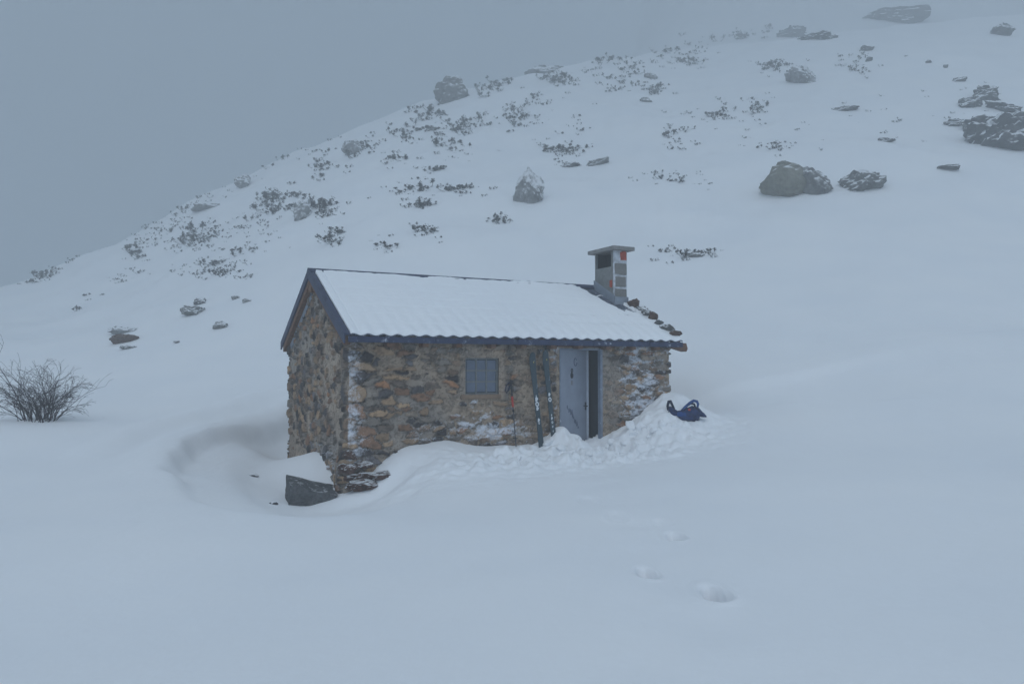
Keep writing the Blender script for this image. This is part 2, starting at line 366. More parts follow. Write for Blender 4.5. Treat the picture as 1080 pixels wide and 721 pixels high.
class MB:
    def __init__(s): s.V = []; s.F = []
    def add(s, V, F):
        b = len(s.V); s.V += [tuple(v) for v in V]; s.F += [tuple(i + b for i in f) for f in F]; return s
    def box(s, x0, y0, z0, x1, y1, z1, bev=0.0, jit=0.0, rng=None):
        bm = bmesh.new(); bmesh.ops.create_cube(bm, size=1)
        for v in bm.verts:
            v.co = Vector(((x0 + x1) / 2 + v.co.x * (x1 - x0), (y0 + y1) / 2 + v.co.y * (y1 - y0), (z0 + z1) / 2 + v.co.z * (z1 - z0)))
            if jit: v.co += Vector([rng.uniform(-jit, jit) for _ in range(3)])
        if bev: bmesh.ops.bevel(bm, geom=bm.edges[:], offset=bev, segments=2, affect='EDGES')
        s.add([v.co[:] for v in bm.verts], [[v.index for v in f.verts] for f in (bm.faces) if bm.verts.index_update() is None]); bm.free(); return s
    def prism(s, pts2, axis, a, b):
        """polygon pts2 in the plane across axis, from a to b"""
        def P(p, t): return (t, p[0], p[1]) if axis == 'x' else ((p[0], t, p[1]) if axis == 'y' else (p[0], p[1], t))
        n = len(pts2); V = [P(p, a) for p in pts2] + [P(p, b) for p in pts2]
        F = [tuple(range(n)), tuple(range(2 * n - 1, n - 1, -1))] + [(i, i + n, (i + 1) % n + n, (i + 1) % n) for i in range(n)]
        return s.add(V, F)
    def tube(s, pts, radii, seg=6, cap=True):
        pts = [Vector(p) for p in pts]; n = len(pts)
        if not hasattr(radii, '__len__'): radii = [radii] * n
        V = []; F = []
        for i, p in enumerate(pts):
            d = (pts[min(i + 1, n - 1)] - pts[max(i - 1, 0)]).normalized(); a = d.orthogonal().normalized() if i == 0 else (a - d * a.dot(d)).normalized()
            b_ = d.cross(a)
            for k in range(seg):
                t = 2 * math.pi * k / seg; V.append((p + (a * math.cos(t) + b_ * math.sin(t)) * radii[i])[:])
        for i in range(n - 1):
            for k in range(seg): F.append((i * seg + k, i * seg + (k + 1) % seg, (i + 1) * seg + (k + 1) % seg, (i + 1) * seg + k))
        if cap: F.append(tuple(range(seg))[::-1]); F.append(tuple((n - 1) * seg + k for k in range(seg)))
        return s.add(V, F)
    def build(s, name, mat, parent=None, smooth=False, loc=None): return mesh_obj(name, s.V, s.F, mat, parent, smooth, loc)

# ------------------------------------------------------------------ the snow ground, one sheet
def axis_samples(segs):
    out = []
    for a, b, st in segs: out += list(np.arange(a, b - st * .5, st))
    out.append(segs[-1][1]); return np.array(out)
xs = axis_samples([(-420, -200, 11), (-200, -90, 4), (-90, -40, 1.0), (-40, -15, .5), (-15, -8.5, .18), (-8.5, -3.2, .09), (-3.2, .6, .042), (.6, 2.2, .024), (2.2, 7.2, .042), (7.2, 12, .12), (12, 40, .45), (40, 90, .9), (90, 200, 4), (200, 420, 11)])
ys = axis_samples([(-60, -10, 5), (-10, 2, .6), (2, 4, .15), (4, 8, .028), (8, 9, .045), (9, 11, .07), (11, 17.4, .042), (17.4, 22, .1), (22, 40, .32), (40, 110, .62), (110, 190, 1.6), (190, 420, 10)])
GX, GY = np.meshgrid(xs, ys); GZ = terrain(GX, GY)
nx, ny = len(xs), len(ys)
V = np.c_[GX.ravel(), GY.ravel(), GZ.ravel()]
ii = (np.arange(ny - 1)[:, None] * nx + np.arange(nx - 1)[None, :]).ravel()
F = np.c_[ii, ii + 1, ii + nx + 1, ii + nx]
me = bpy.data.meshes.new('snow_ground'); me.vertices.add(len(V)); me.vertices.foreach_set('co', V.ravel())
me.loops.add(F.size); me.loops.foreach_set('vertex_index', F.ravel().astype(np.int32)); me.polygons.add(len(F))
me.polygons.foreach_set('loop_start', np.arange(0, F.size, 4, dtype=np.int32)); me.polygons.foreach_set('loop_total', np.full(len(F), 4, dtype=np.int32))
me.polygons.foreach_set('use_smooth', np.ones(len(F), bool)); me.update(calc_edges=True); me.validate()
me.materials.append(MAT['snow'])
g = bpy.data.objects.new('ground', me); col.objects.link(g); tag(g, kind='structure')

# ------------------------------------------------------------------ haze: one closed box of even, pale fog
def make_haze():
    mb = MB().box(-430, -70, float(GZ.min()) - 1.0, 430, 430, max(float(GZ.max()) + 2, 60))
    m = bpy.data.materials.new('haze'); m.use_nodes = True; t = m.node_tree
    for n in list(t.nodes): t.nodes.remove(n)
    o = t.nodes.new('ShaderNodeOutputMaterial'); v = t.nodes.new('ShaderNodeVolumePrincipled')
    v.inputs['Color'].default_value = (.90, .93, .95, 1); v.inputs['Density'].default_value = HAZE_DENSITY; v.inputs['Anisotropy'].default_value = 0.0
    t.links.new(v.outputs[0], o.inputs['Volume'])
    h = mb.build('haze', m); tag(h, kind='stuff'); h['label'] = 'even pale blue mist hanging over the whole slope'
    return h
haze = make_haze()

# ------------------------------------------------------------------ the hut
hut = empty('stone_hut', HO, YAW)
tag(hut, 'small rubble stone mountain hut with snow covered gable roof and ajar door', 'hut')
WIN = (2.24, 2.93, 1.09, 1.77); DOOR = (4.27, 5.29, -.05, 1.97)
def make_wall():
    rng = np.random.RandomState(7)
    W = WX1 - WX0; D = WY1 - WY0
    # perimeter parameter: 0..D runs down the left gable from the back to the near corner, D..D+W along the front, then right gable, back
    fine = .0165
    sx = list(np.linspace(0, D, int(D / .02))) 
    front = []
    cuts = [0, WIN[0] - WX0, WIN[1] - WX0, DOOR[0] - WX0, DOOR[1] - WX0, W]
    for a, b in zip(cuts[:-1], cuts[1:]): front += list(np.linspace(a, b, max(2, int((b - a) / fine) + 1)))[1:]
    S = np.array(sx + [D + v for v in front] + list(D + W + np.linspace(0, D, 70)[1:]) + list(2 * D + W + np.linspace(0, W, 60)[1:]))
    zc = [-1.15, WIN[2], WIN[3], DOOR[3], 3.5]
    Z = [-1.15]
    for a, b in zip(zc[:-1], zc[1:]): Z += list(np.linspace(a, b, max(2, int((b - a) / fine) + 1)))[1:]
    Z = np.array(Z)
    per = 2 * (W + D)
    def pos(s):
        s = np.mod(s, per)
        x = np.where(s < D, WX0, np.where(s < D + W, WX0 + (s - D), np.where(s < 2 * D + W, WX1, WX1 - (s - 2 * D - W))))
        y = np.where(s < D, WY1 - s, np.where(s < D + W, WY0, np.where(s < 2 * D + W, WY0 + (s - D - W), WY1)))
        return x, y
    e = .05
    xa, ya = pos(S - e); xb, yb = pos(S + e); tx, ty = xb - xa, yb - ya; ln = np.hypot(tx, ty); nxn, nyn = ty / ln, -tx / ln
    px_, py_ = pos(S)
    top = EAVE - .045 + KS * np.minimum(np.clip(py_, 0, DEP), DEP - np.clip(py_, 0, DEP)) - .02
    SS, ZZ = np.meshgrid(S, Z)
    # stone layout: jittered courses, the gable's stones rounder than the front's
    seeds = []
    z = -1.25; 
    while z < 3.6:
        h = rng.uniform(.07, .135)
        s = rng.uniform(0, .2)
        while s < per:
            gable = s < D
            w = rng.uniform(.22, .55) if gable else rng.uniform(.14, .46)
            near_corner = abs(s - D) < .45 or abs(s - D - W) < .3
            if near_corner: w = rng.uniform(.32, .46)
            if not (near_corner and rng.rand() < .42):
                seeds.append((s + w / 2 + rng.uniform(-.03, .03), z + rng.uniform(-.045, .045), rng.rand(), rng.uniform(1.2, 1.8) if gable else rng.uniform(1.9, 3.0)))
            s += w
        z += h
    seeds = np.array(seeds)
    wv = .06 * fbm(SS * 7, ZZ * 9, 4, 71, .6); wz = .045 * fbm(SS * 7 + 40, ZZ * 9, 4, 72, .62)
    P0 = (SS + wv).ravel(); P1 = (ZZ + wz).ravel()
    N = P0.size; F1 = np.full(N, 9.); F2 = np.full(N, 9.); ID = np.zeros(N, int)
    order = np.argsort(P0); so_ = P0[order]
    for c0 in range(0, N, 4000):
        idx = order[c0:c0 + 4000]; lo, hi = P0[idx].min() - .7, P0[idx].max() + .7
        cand = np.where((seeds[:, 0] > lo) & (seeds[:, 0] < hi))[0]
        if not len(cand): continue
        sd_ = seeds[cand]; dd = np.sqrt((P0[idx][:, None] - sd_[None, :, 0]) ** 2 + ((P1[idx][:, None] - sd_[None, :, 1]) * sd_[None, :, 3]) ** 2)
        k = np.argpartition(dd, 1, axis=1)[:, :2]; dk = np.take_along_axis(dd, k, 1); o_ = np.argsort(dk, 1); k = np.take_along_axis(k, o_, 1); dk = np.take_along_axis(dk, o_, 1)
        F1[idx] = dk[:, 0]; F2[idx] = dk[:, 1]; ID[idx] = cand[k[:, 0]]
    F1 = F1.reshape(SS.shape); F2 = F2.reshape(SS.shape); ID = ID.reshape(SS.shape)
    gap = F2 - F1
    hx = SS - D + WX0
    gab = SS < D
    smear = sstep(.0, .22, fbm(SS * 1.3, ZZ * 1.6, 3, 81) + np.where(gab, .02, -.03))          # where mortar is smeared wide over the stones
    thr = .026 + .07 * smear + .02 * fbm(SS * 9, ZZ * 9, 2, 82)
    stone = sstep(thr, thr + .022, gap)
    r = seeds[ID, 2]; buried = (np.mod(r * 37.7, 1) < (.10 + .42 * smear))
    stone = stone * np.where(buried, .15, 1)
    # plaster round window and door
    def near_rect(x0, x1, z0, z1, m):
        dx = np.maximum(np.maximum(x0 - hx, hx - x1), 0); dz = np.maximum(np.maximum(z0 - ZZ, ZZ - z1), 0); return 1 - sstep(m * .5, m, np.hypot(dx, dz) + .04 * fbm(SS * 5, ZZ * 5, 2, 83))
    fr = (SS > D) & (SS < D + W)
    pl = np.where(fr, np.maximum(near_rect(*WIN, .17), near_rect(DOOR[0], DOOR[1], -1, DOOR[3], .10)), 0)
    pl = np.maximum(pl, np.where(fr & (hx > 5.3) & (hx < 6.0) & (ZZ < 1.75), .75 * (1 - sstep(5.62, 5.85, hx + .2 * fbm(SS * 3, ZZ * 3, 2, 84))), 0))
    pl = np.maximum(pl, np.where(fr & (hx > 3.2) & (hx < 3.75), .6 * sstep(3.2, 3.35, hx), 0))
    stone = stone * (1 - .9 * pl)
    hgt = stone * (.022 + .042 * np.mod(r * 91.3, 1)) + .010 * fbm(SS * 11, ZZ * 11, 3, 85) + .012 * fbm(SS * 1.2, ZZ * 1.2, 2, 86)
    corner = np.exp(-((SS - D) / .3) ** 2) + np.exp(-((SS - D - W) / .25) ** 2) + np.exp(-(SS / .25) ** 2)
    hgt = hgt + corner * stone * .02
    # flared ragged foot at the near corner
    hgt = hgt + np.exp(-((SS - D) / .55) ** 2) * sstep(.45, -.2, ZZ) * .07 + np.exp(-((SS - D + .25) / .45) ** 2) * sstep(.05, -.35, ZZ) * .05
    edge = np.where(fr, np.minimum(np.minimum(np.abs(hx - WIN[0]), np.abs(hx - WIN[1])) + 9 * ((ZZ < WIN[2]) | (ZZ > WIN[3])), np.minimum(np.abs(hx - DOOR[0]), np.abs(hx - DOOR[1])) + 9 * (ZZ > DOOR[3])), 9)
    hgt = np.where(edge < .001, np.minimum(hgt, .008), hgt)
    pal = np.array([(.20, .155, .115), (.155, .12, .095), (.10, .088, .08), (.055, .055, .062), (.13, .125, .12), (.25, .19, .135), (.22, .13, .08), (.035, .033, .036), (.16, .105, .075), (.19, .17, .15), (.115, .12, .14)])
    prob = np.array([.15, .14, .14, .12, .11, .08, .03, .07, .08, .05, .05]); prob /= prob.sum()
    sidx = np.searchsorted(np.cumsum(prob), np.mod(r * 53.9, 1)).clip(0, len(pal) - 1)
    sc = pal[sidx] * (1.1 + .5 * np.mod(r * 17.1, 1))[..., None]
    mort = np.array([.345, .268, .200]) * (1 + .28 * fbm(SS * 2.2, ZZ * 2.2, 3, 87))[..., None]
    mort = mort * np.where(gab[..., None], np.array([1.1, 1.14, 1.2]), 1)
    greyp = sstep(-.1, .25, fbm(SS * .9 + 3, ZZ * .9, 2, 88))[..., None] * .6
    mort = mort * (1 - greyp) + greyp * np.array([.25, .235, .22])
    crack = (1 - .58 * np.exp(-(np.abs(gap - thr - .006) / .011) ** 2)) * (1 - .35 * sstep(.12, .30, fbm(SS * 14, ZZ * 18, 3, 97, .6)))
    k = stone[..., None]; C = 1.08 * (mort * (1 - k) + sc * np.array([1.1, .98, .86]) * k) * crack[..., None]
    # wind-driven rime: on the near corner, under the window, along the right end and on ledges
    dhdz = np.gradient(hgt, axis=0) / np.gradient(Z)[:, None]
    ledge = sstep(-.15, -.9, dhdz)
    reg = np.zeros_like(SS)
    def blob(a, z0, ra, rz, amp): return amp * np.exp(-((hx - a) / ra) ** 2 - ((ZZ - z0) / rz) ** 2) * fr
    reg = reg + blob(.08, 1.1, .24, 1.5, .35) + blob(.2, .3, .3, .4, .2) + blob(2.45, .72, .42, .35, .75) + blob(3.1, .38, .7, .28, .55) + blob(1.6, .45, .5, .3, .35)
    reg = reg + blob(2.0, 1.95, .5, .2, .6) + blob(4.0, 1.9, .35, .2, .65) + blob(4.2, 1.0, .15, .9, .4) + blob(6.45, 1.35, .9, .9, .78) + blob(6.2, .8, .5, .4, .5) + blob(6.3, 2.0, .9, .2, .4)
    reg = reg + np.where(gab, .62 * np.exp(-((SS - D + 1.3) / 1.5) ** 2 - ((ZZ + .2) / .42) ** 2), 0)
    frost = reg * (.52 + 1.3 * fbm(SS * 5, ZZ * 9, 4, 89, .6)) + .38 * ledge * (.35 + reg) + .18 * np.exp(-((ZZ - .3) / .25) ** 2) * fr
    frost = frost + .50 * np.exp(-((hx - .08) / .20) ** 2) * fr * sstep(-.2, .1, ZZ) * (.8 + .9 * fbm(SS * 9, ZZ * 16, 3, 98, .6))
    frost = np.clip(frost, 0, 1)
    NX = np.broadcast_to(nxn, SS.shape); NY = np.broadcast_to(nyn, SS.shape)
    zz = np.minimum(ZZ, top[None, :])
    VX = px_[None, :] + NX * hgt; VY = py_[None, :] + NY * hgt
    V = np.c_[VX.ravel(), VY.ravel(), zz.ravel()]
    n0, m0 = SS.shape
    F = []
    cs = np.arange(m0 - 1)
    for j in range(n0 - 1):
        zm = (Z[j] + Z[j + 1]) / 2
        hc = (hx[j, :-1] + hx[j, 1:]) / 2; fc = (S[:-1] >= D) & (S[1:] <= D + W + 1e-6)
        hole = fc & (((hc > WIN[0]) & (hc < WIN[1]) & (zm > WIN[2]) & (zm < WIN[3])) | ((hc > DOOR[0]) & (hc < DOOR[1]) & (zm < DOOR[3])))
        keep = cs[(~hole) & (Z[j] < np.maximum(top[:-1], top[1:]))]
        F += [(j * m0 + c, j * m0 + c + 1, (j + 1) * m0 + c + 1, (j + 1) * m0 + c) for c in keep]
    o = mesh_obj('wall', V, F, 'wall', hut, True)
    me = o.data
    ca = me.color_attributes.new('stone', 'FLOAT_COLOR', 'POINT'); ca.data.foreach_set('color', np.c_[C.reshape(-1, 3), np.ones(len(V))].ravel().astype(np.float32))
    fa = me.attributes.new('frost', 'FLOAT', 'POINT'); fa.data.foreach_set('value', frost.ravel().astype(np.float32))
    return o
wall = make_wall()
# inner lining of the wall: reveals of door and window and the dark room behind
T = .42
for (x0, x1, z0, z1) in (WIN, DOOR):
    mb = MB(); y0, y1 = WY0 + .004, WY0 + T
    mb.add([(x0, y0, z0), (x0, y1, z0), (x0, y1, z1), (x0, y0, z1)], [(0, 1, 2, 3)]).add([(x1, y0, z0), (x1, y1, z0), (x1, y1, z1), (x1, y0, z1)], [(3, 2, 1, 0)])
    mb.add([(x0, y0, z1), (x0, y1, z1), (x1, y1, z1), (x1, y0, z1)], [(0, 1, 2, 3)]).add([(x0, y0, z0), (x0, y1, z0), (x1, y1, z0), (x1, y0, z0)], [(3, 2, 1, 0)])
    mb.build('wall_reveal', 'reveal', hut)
mb = MB(); mb.box(WX0 + .12, WY0 + .12, -.30, WX1 - .12, WY1 - .12, -.06); mb.build('floor', 'concrete', hut)
# inner face of the front wall, with the two openings left free, and the other three inner faces
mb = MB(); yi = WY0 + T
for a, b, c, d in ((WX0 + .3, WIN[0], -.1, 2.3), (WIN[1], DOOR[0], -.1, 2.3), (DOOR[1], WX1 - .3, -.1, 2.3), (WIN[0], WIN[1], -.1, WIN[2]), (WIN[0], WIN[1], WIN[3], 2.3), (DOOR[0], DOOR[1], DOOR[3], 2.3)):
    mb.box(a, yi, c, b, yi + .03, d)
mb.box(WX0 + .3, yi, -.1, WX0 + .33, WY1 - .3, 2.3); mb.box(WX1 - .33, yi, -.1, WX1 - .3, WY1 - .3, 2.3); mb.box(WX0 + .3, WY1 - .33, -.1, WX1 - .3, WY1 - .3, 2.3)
mb.build('inner_wall', 'soot_and_room_dark', hut)  # near-black wall colour paints in the darkness of the unlit room

# ---- roof
def roof_z(X, Y):
    yy = min(Y, DEP - Y); return EAVE + KS * yy
def wave(X): return .016 * np.sin(2 * np.pi * X / .262) 
def slope_sheet(name, mat, x0, x1, nx_, ya, yb, ny_, top_fn, thick, parent, back=False, smooth=True):
    X = np.linspace(x0, x1, nx_); Y = np.linspace(ya, yb, ny_); XX, YY = np.meshgrid(X, Y)
    zt = EAVE + KS * YY + top_fn(XX, YY); zb = zt - thick if np.isscalar(thick) else EAVE + KS * YY + thick(XX, YY)
    if back: YY = DEP - YY
    N = XX.size; V = np.r_[np.c_[XX.ravel(), YY.ravel(), zt.ravel()], np.c_[XX.ravel(), YY.ravel(), np.minimum(zb, zt - .002).ravel()]]
    i = (np.arange(ny_ - 1)[:, None] * nx_ + np.arange(nx_ - 1)[None, :]).ravel()
    F = [(a, a + 1, a + nx_ + 1, a + nx_) for a in i] + [(a + N, a + nx_ + N, a + nx_ + 1 + N, a + 1 + N) for a in i]
    for k in range(nx_ - 1): F.append((k + 1, k, k + N, k + 1 + N)); q = (ny_ - 1) * nx_ + k; F.append((q, q + 1, q + 1 + N, q + N))
    for j in range(ny_ - 1): F.append((j * nx_, (j + 1) * nx_, (j + 1) * nx_ + N, j * nx_ + N)); q = j * nx_ + nx_ - 1; F.append((q + nx_, q, q + N, q + nx_ + N))
    return mesh_obj(name, V, F, mat, parent, smooth)
COURSE = .37
def tile_top(X, Y):
    c = np.mod(Y + .02, COURSE) / COURSE
    return -.052 + wave(X) + .018 * (1 - c)
roof = slope_sheet('roof', 'tile', 0.0, LEN, 560, -.02, DEP / 2, 70, tile_top, .022, hut)
slope_sheet('back_roof', 'tile', 0.0, LEN, 120, -.02, DEP / 2, 30, lambda X, Y: -.052 + 0 * X, .03, hut, True)
def bare(X, Y):
    """where the wind and the chimney's warmth have laid the tiles bare"""
    n1 = fbm(X * 3.1, Y * 2.6, 3, 91); n2 = fbm(X * 1.2, Y * 7, 3, 92)
    a = 2.0 * sstep(-.10, .16, X - (6.12 + .36 * (2.62 - Y))) * sstep(1.45, 1.75, Y) * sstep(7.0, 6.8, X) + 1.0 * np.exp(-((X - 6.85) / .3) ** 2 - ((Y - 1.45) / .22) ** 2) + 12 * wave(X)
    a = a + 1.0 * np.exp(-((X - 5.3) / .8) ** 2 - ((Y - .98) / .045) ** 2) + .95 * np.exp(-((X - 5.6) / 1.3) ** 2 - ((Y - .61) / .040) ** 2) + .6 * np.exp(-((X - 6.5) / .3) ** 2 - ((Y - 1.1) / .05) ** 2) + .35 * np.exp(-((X - 1.2) / .2) ** 2 - ((Y - .5) / .05) ** 2)
    return a * (.8 + .9 * n1) + .10 * n2
def snow_top(X, Y):
    c = np.mod(Y + .02 + .03 * fbm(X * 1.3, Y, 2, 95), COURSE) / COURSE
    t = .014 + wave(X) * (.55 * (1 - sstep(.0, .35, Y)) + .28 * (1 - sstep(.5, 1.4, Y)) + .08) + .013 * (1 - c) * (.5 + fbm(X * 1.1 + 7, Y * .8, 2, 96)) * 1.6 + .014 * fbm(X * 2.2, Y * 2.2, 3, 93) + .004 * fbm(X * 14, Y * 14, 2, 94)
    cut = sstep(.42, .62, bare(X, Y))
    e = sstep(-.015, .05, Y) ; 
    t = t * e + (-.020 + wave(X)) * (1 - e)
    t = t - .02 * (1 - sstep(0, .05, X)) - .015 * np.exp(-((X - .17) / .014) ** 2)
    return np.maximum(t - cut * .11, tile_top(X, Y) - .008)
slope_sheet('roof_snow', 'snow', .015, LEN - .02, 640, -.012, DEP / 2 - .01, 150, snow_top, lambda X, Y: tile_top(X, Y) - .014, hut)
slope_sheet('back_roof_snow', 'snow', .015, LEN - .02, 60, .0, DEP / 2 - .01, 20, lambda X, Y: .02 + 0 * X, .06, hut, True)
# ridge capping: a thin dark metal angle
mb = MB()
yr = DEP / 2; zr = EAVE + RISE
mb.prism([(yr - .10, zr - .075), (yr - .10, zr - .045), (yr - .012, zr + .027), (yr + .012, zr + .027), (yr + .10, zr - .045), (yr + .10, zr - .075), (yr, zr - .005)], 'x', -.115, 6.74)
mb.build('ridge_cap', 'barge', hut)
# front eave board, in one run of painted boards
mb = MB()
xb = -.03
for xe in (1.55, 3.2, 4.9, 6.3, LEN + .0):
    mb.box(xb, -.035 + .003 * math.sin(xe * 5), EAVE - .178, xe - .004, -.008, EAVE - .075, .004); xb = xe
mb.build('fascia_board', 'blue_board', hut)
mb = MB(); mb.box(-.03, DEP + .01, EAVE - .17, LEN, DEP + .035, EAVE - .06, .004); mb.build('fascia_board', 'blue_board', hut)
# bargeboards on the near gable
def slope_board(x0, x1, ytop_off, d_top, d_bot, y_a, y_b, back):
    """board following the rake: vertical extent from roof line - d_top to - d_bot, between y_a and y_b"""
    pts = [(y_a, EAVE + KS * y_a - d_bot), (y_a, EAVE + KS * y_a - d_top), (y_b, EAVE + KS * y_b - d_top), (y_b, EAVE + KS * y_b - d_bot)]
    if back: pts = [(DEP - p[0], p[1]) for p in pts][::-1]
    return MB().prism(pts[::-1], 'x', x0, x1)
for bk in (False, True):
    slope_board(-.115, -.085, 0, .0, .175, -.045, DEP / 2 + (.0 if bk else 0), bk).build('bargeboard', 'barge', hut)
    slope_board(-.085, .0, 0, .012, .045, -.03, DEP / 2, bk).build('verge_trim', 'barge', hut)
    slope_board(-.083, .045, 0, .05, .30 if bk else .27, .10, DEP / 2 - .02, bk).build('gable_rafter', 'wood', hut)
slope_board(.01, .055, 0, .27, .44, .35, DEP / 2 - .25, True).build('gable_plaster_band', 'zinc', hut)
# ridge beam and wall-plate ends poking out under the gable
MB().box(-.075, yr - .12, zr - .46, .10, yr + .12, zr - .27, .01).build('ridge_beam', 'wood', hut)
# verge on the far gable: a rafter under the tile edge and the plate end showing past the wall
for bk in (False, True):
    slope_board(LEN - .10, LEN - .02, 0, .078, .20, -.0, DEP / 2, bk).build('gable_rafter', 'wood', hut)
MB().prism([(6.98, 2.02), (7.36, 1.93), (7.40, 1.99), (7.36, 2.11), (6.98, 2.12)], 'y', .06, .24).build('wall_plate_end', 'wood', hut)
# rafter ends under the front eave
rng = random.Random(5)
for X in (.72, 1.38, 2.03, 2.72, 3.36, 4.02, 4.63, 5.30, 5.93, 6.55):
    w = rng.uniform(.05, .07); MB().box(X - w, .0, EAVE - .245, X + w, WY0 + .1, EAVE - .165, .008, .006, rng).build('rafter_end', 'wood', hut)
# packing mortar between wall head and roof
MB().box(WX0 + .05, WY0 + .03, EAVE - .14, WX1 - .05, WY0 + .2, EAVE - .055).build('wall_head', 'mortar', hut)
MB().box(WX0 + .05, WY1 - .2, EAVE - .14, WX1 - .05, WY1 - .03, EAVE - .055).build('wall_head', 'mortar', hut)

# ---- window: 3 x 3 glass blocks in cement joints
win = MB(); x0, x1, z0, z1 = WIN; yw = WY0 + .035
win.box(x0, yw, z0, x1, yw + .05, z0 + .028); win.box(x0, yw, z1 - .028, x1, yw + .05, z1); win.box(x0, yw + .001, z0 + .028, x0 + .028, yw + .05, z1 - .028); win.box(x1 - .028, yw + .001, z0 + .028, x1, yw + .05, z1 - .028)
wino = win.build('window', 'bar', hut)
cw = (x1 - x0 - .056) / 3; ch = (z1 - z0 - .056) / 3
for i in range(3):
    for j in range(3):
        MB().box(x0 + .028 + i * cw + .010, yw + .006 + .002 * ((i + j) % 2), z0 + .028 + j * ch + .012, x0 + .028 + (i + 1) * cw - .010, yw + .06, z0 + .028 + (j + 1) * ch - .012, .010).build('pane', 'pane', wino)
mbj = MB()
for i in (1, 2):
    mbj.box(x0 + .028 + i * cw - .0135, yw + .002, z0 + .028, x0 + .028 + i * cw + .0135, yw + .05, z1 - .028)
for j in (1, 2):
    mbj.box(x0 + .0285, yw - .001, z0 + .028 + j * ch - .0145, x1 - .0285, yw + .048, z0 + .028 + j * ch + .0145)
mbj.build('glazing_bars', 'bar', wino)
MB().box(x0 + .02, yw + .061, z0 + .02, x1 - .02, yw + .08, z1 - .02).build('backing', 'soot_and_room_dark', wino)
MB().box(x0 - .10, WY0 - .045, z0 - .085, x1 + .04, WY0 + .15, z0 - .004, .012).build('window_sill', 'sill', hut)

# ---- door frame, leaf standing ajar into the hut, rusty lintel irons
dx0, dx1, dz0, dz1 = DOOR
fr = MB(); yf = WY0 - .02
fr.box(dx0, yf, dz0, dx0 + .035, yf + .10, dz1, .004); fr.box(dx1 - .055, yf, dz0, dx1, yf + .10, dz1, .004); fr.box(dx0 + .035, yf + .002, dz1 - .030, dx1 - .055, yf + .098, dz1 - .001, .004)
fro = fr.build('door_frame', 'doorframe', hut)
MB().box(dx0 + .96, yf + .004, dz1 - .085, dx1 - .056, yf + .09, dz1 - .031, .003).build('transom', 'doorframe', hut)
leaf = empty('door', (dx0 + .038, yf + .012, 0), rad(22), hut)
LW = .945
lf = MB().box(0, 0, .0, LW - .065, .045, dz1 - .03, .004)
lfo = lf.build('door_leaf', 'door', leaf)
MB().box(LW - .065, -.008, .0, LW, .047, dz1 - .03, .003).build('edge_strip', 'edge', leaf)
hd = MB(); hd.tube([(LW - .11, -.002, .80), (LW - .11, -.05, .80), (LW - .13, -.055, .80), (LW - .25, -.055, .815)], .010, 8); hd.box(LW - .135, -.008, .72, LW - .085, -.001, .88, .002)
hd.build('handle', 'black', leaf)
ring = MB(); ring.tube([(.48 + .05 * math.cos(t), -.005, 1.70 + .075 * math.sin(t)) for t in np.linspace(.5, 6.1, 18)], .010, 6); ring.build('ring_mark', 'stain', leaf)
dg = MB(); dg.tube([(.36 + .028 * math.cos(t), -.004, 1.53 + .035 * math.sin(t)) for t in np.linspace(0, 6.28, 12)], .010, 6); dg.tube([(.355 + .026 * math.cos(t), -.004, 1.43 + .045 * math.sin(t)) for t in np.linspace(0, 6.28, 12)], .018, 6)
dg.build('painted_mark', 'black', leaf)
MB().box(.33, -.004, 1.24, .38, -.001, 1.33).build('paper_scrap', 'cap', leaf)
rs = random.Random(3); st = MB()
for i in range(13):
    a = .22 + .03 * i + rs.uniform(-.03, .03); b = .80 - .035 * i + rs.uniform(-.04, .04); w = rs.uniform(.012, .04); h = rs.uniform(.03, .07)
    n_ = 8; st.add([(a + w * math.cos(k / n_ * 6.283) * rs.uniform(.6, 1.1), -.0022, b + h * math.sin(k / n_ * 6.283) * rs.uniform(.6, 1.1)) for k in range(n_)], [tuple(range(n_))])
st.build('scuff_marks', 'stain', leaf)
MB().box(dx0 - .06, WY0 - .05, dz1 + .028, dx1 - .03, WY0 + .03, dz1 + .062, .003, .004, rng).build('lintel_iron', 'rust', hut)
MB().box(dx1 + .05, WY0 - .05, dz1 + .022, dx1 + .30, WY0 + .03, dz1 + .055, .003, .004, rng).build('lintel_iron', 'rust', hut)

# ---- chimney
chx0, chx1, chy0, chy1 = 6.70, 7.06, 1.76, 2.56
ctop = 4.30
ch_root = empty('chimney', (0, 0, 0), 0, hut)
sh = MB()
sh.box(chx0, chy0 + .06, 2.6, chx0 + .05, chy1, ctop - .36, .004)                                # rendered left face below the flue mouth
sh.box(chx0, chy1 - .045, ctop - .36, chx0 + .05, chy1, ctop, .003); sh.box(chx0 + .0, chy0 + .06, ctop - .36, chx0 + .05, chy0 + .13, ctop, .003)
sh.box(chx0 + .05, chy1 - .05, 2.6, chx1, chy1, ctop, .004); sh.box(chx1 - .05, chy0 + .06, 2.6, chx1 - .001, chy1 - .051, ctop, .004)
sh.build('shaft', 'concrete', ch_root)
MB().box(chx0 + .055, chy0 + .10, 2.8, chx1 - .055, chy1 - .055, ctop - .40).build('flue', 'soot_and_room_dark', ch_root)
MB().box(chx1 - .056, chy0 + .07, ctop - .39, chx1 - .051, chy1 - .052, ctop - .004).build('flue_lining', 'soot_and_room_dark', ch_root)
MB().box(chx0 + .052, chy1 - .056, ctop - .39, chx1 - .058, chy1 - .0515, ctop - .004).build('flue_lining', 'soot_and_room_dark', ch_root)
MB().box(chx0 + .052, chy0 + .060, ctop - .39, chx1 - .058, chy0 + .0645, ctop - .004).build('flue_lining', 'soot_and_room_dark', ch_root)
MB().box(chx0 + .055, chy0 + .07, ctop - .40, chx0 + .30, chy1 - .052, ctop - .39).build('flue_ledge', 'soot_and_room_dark', ch_root)
zb = 2.86; rng = random.Random(11)
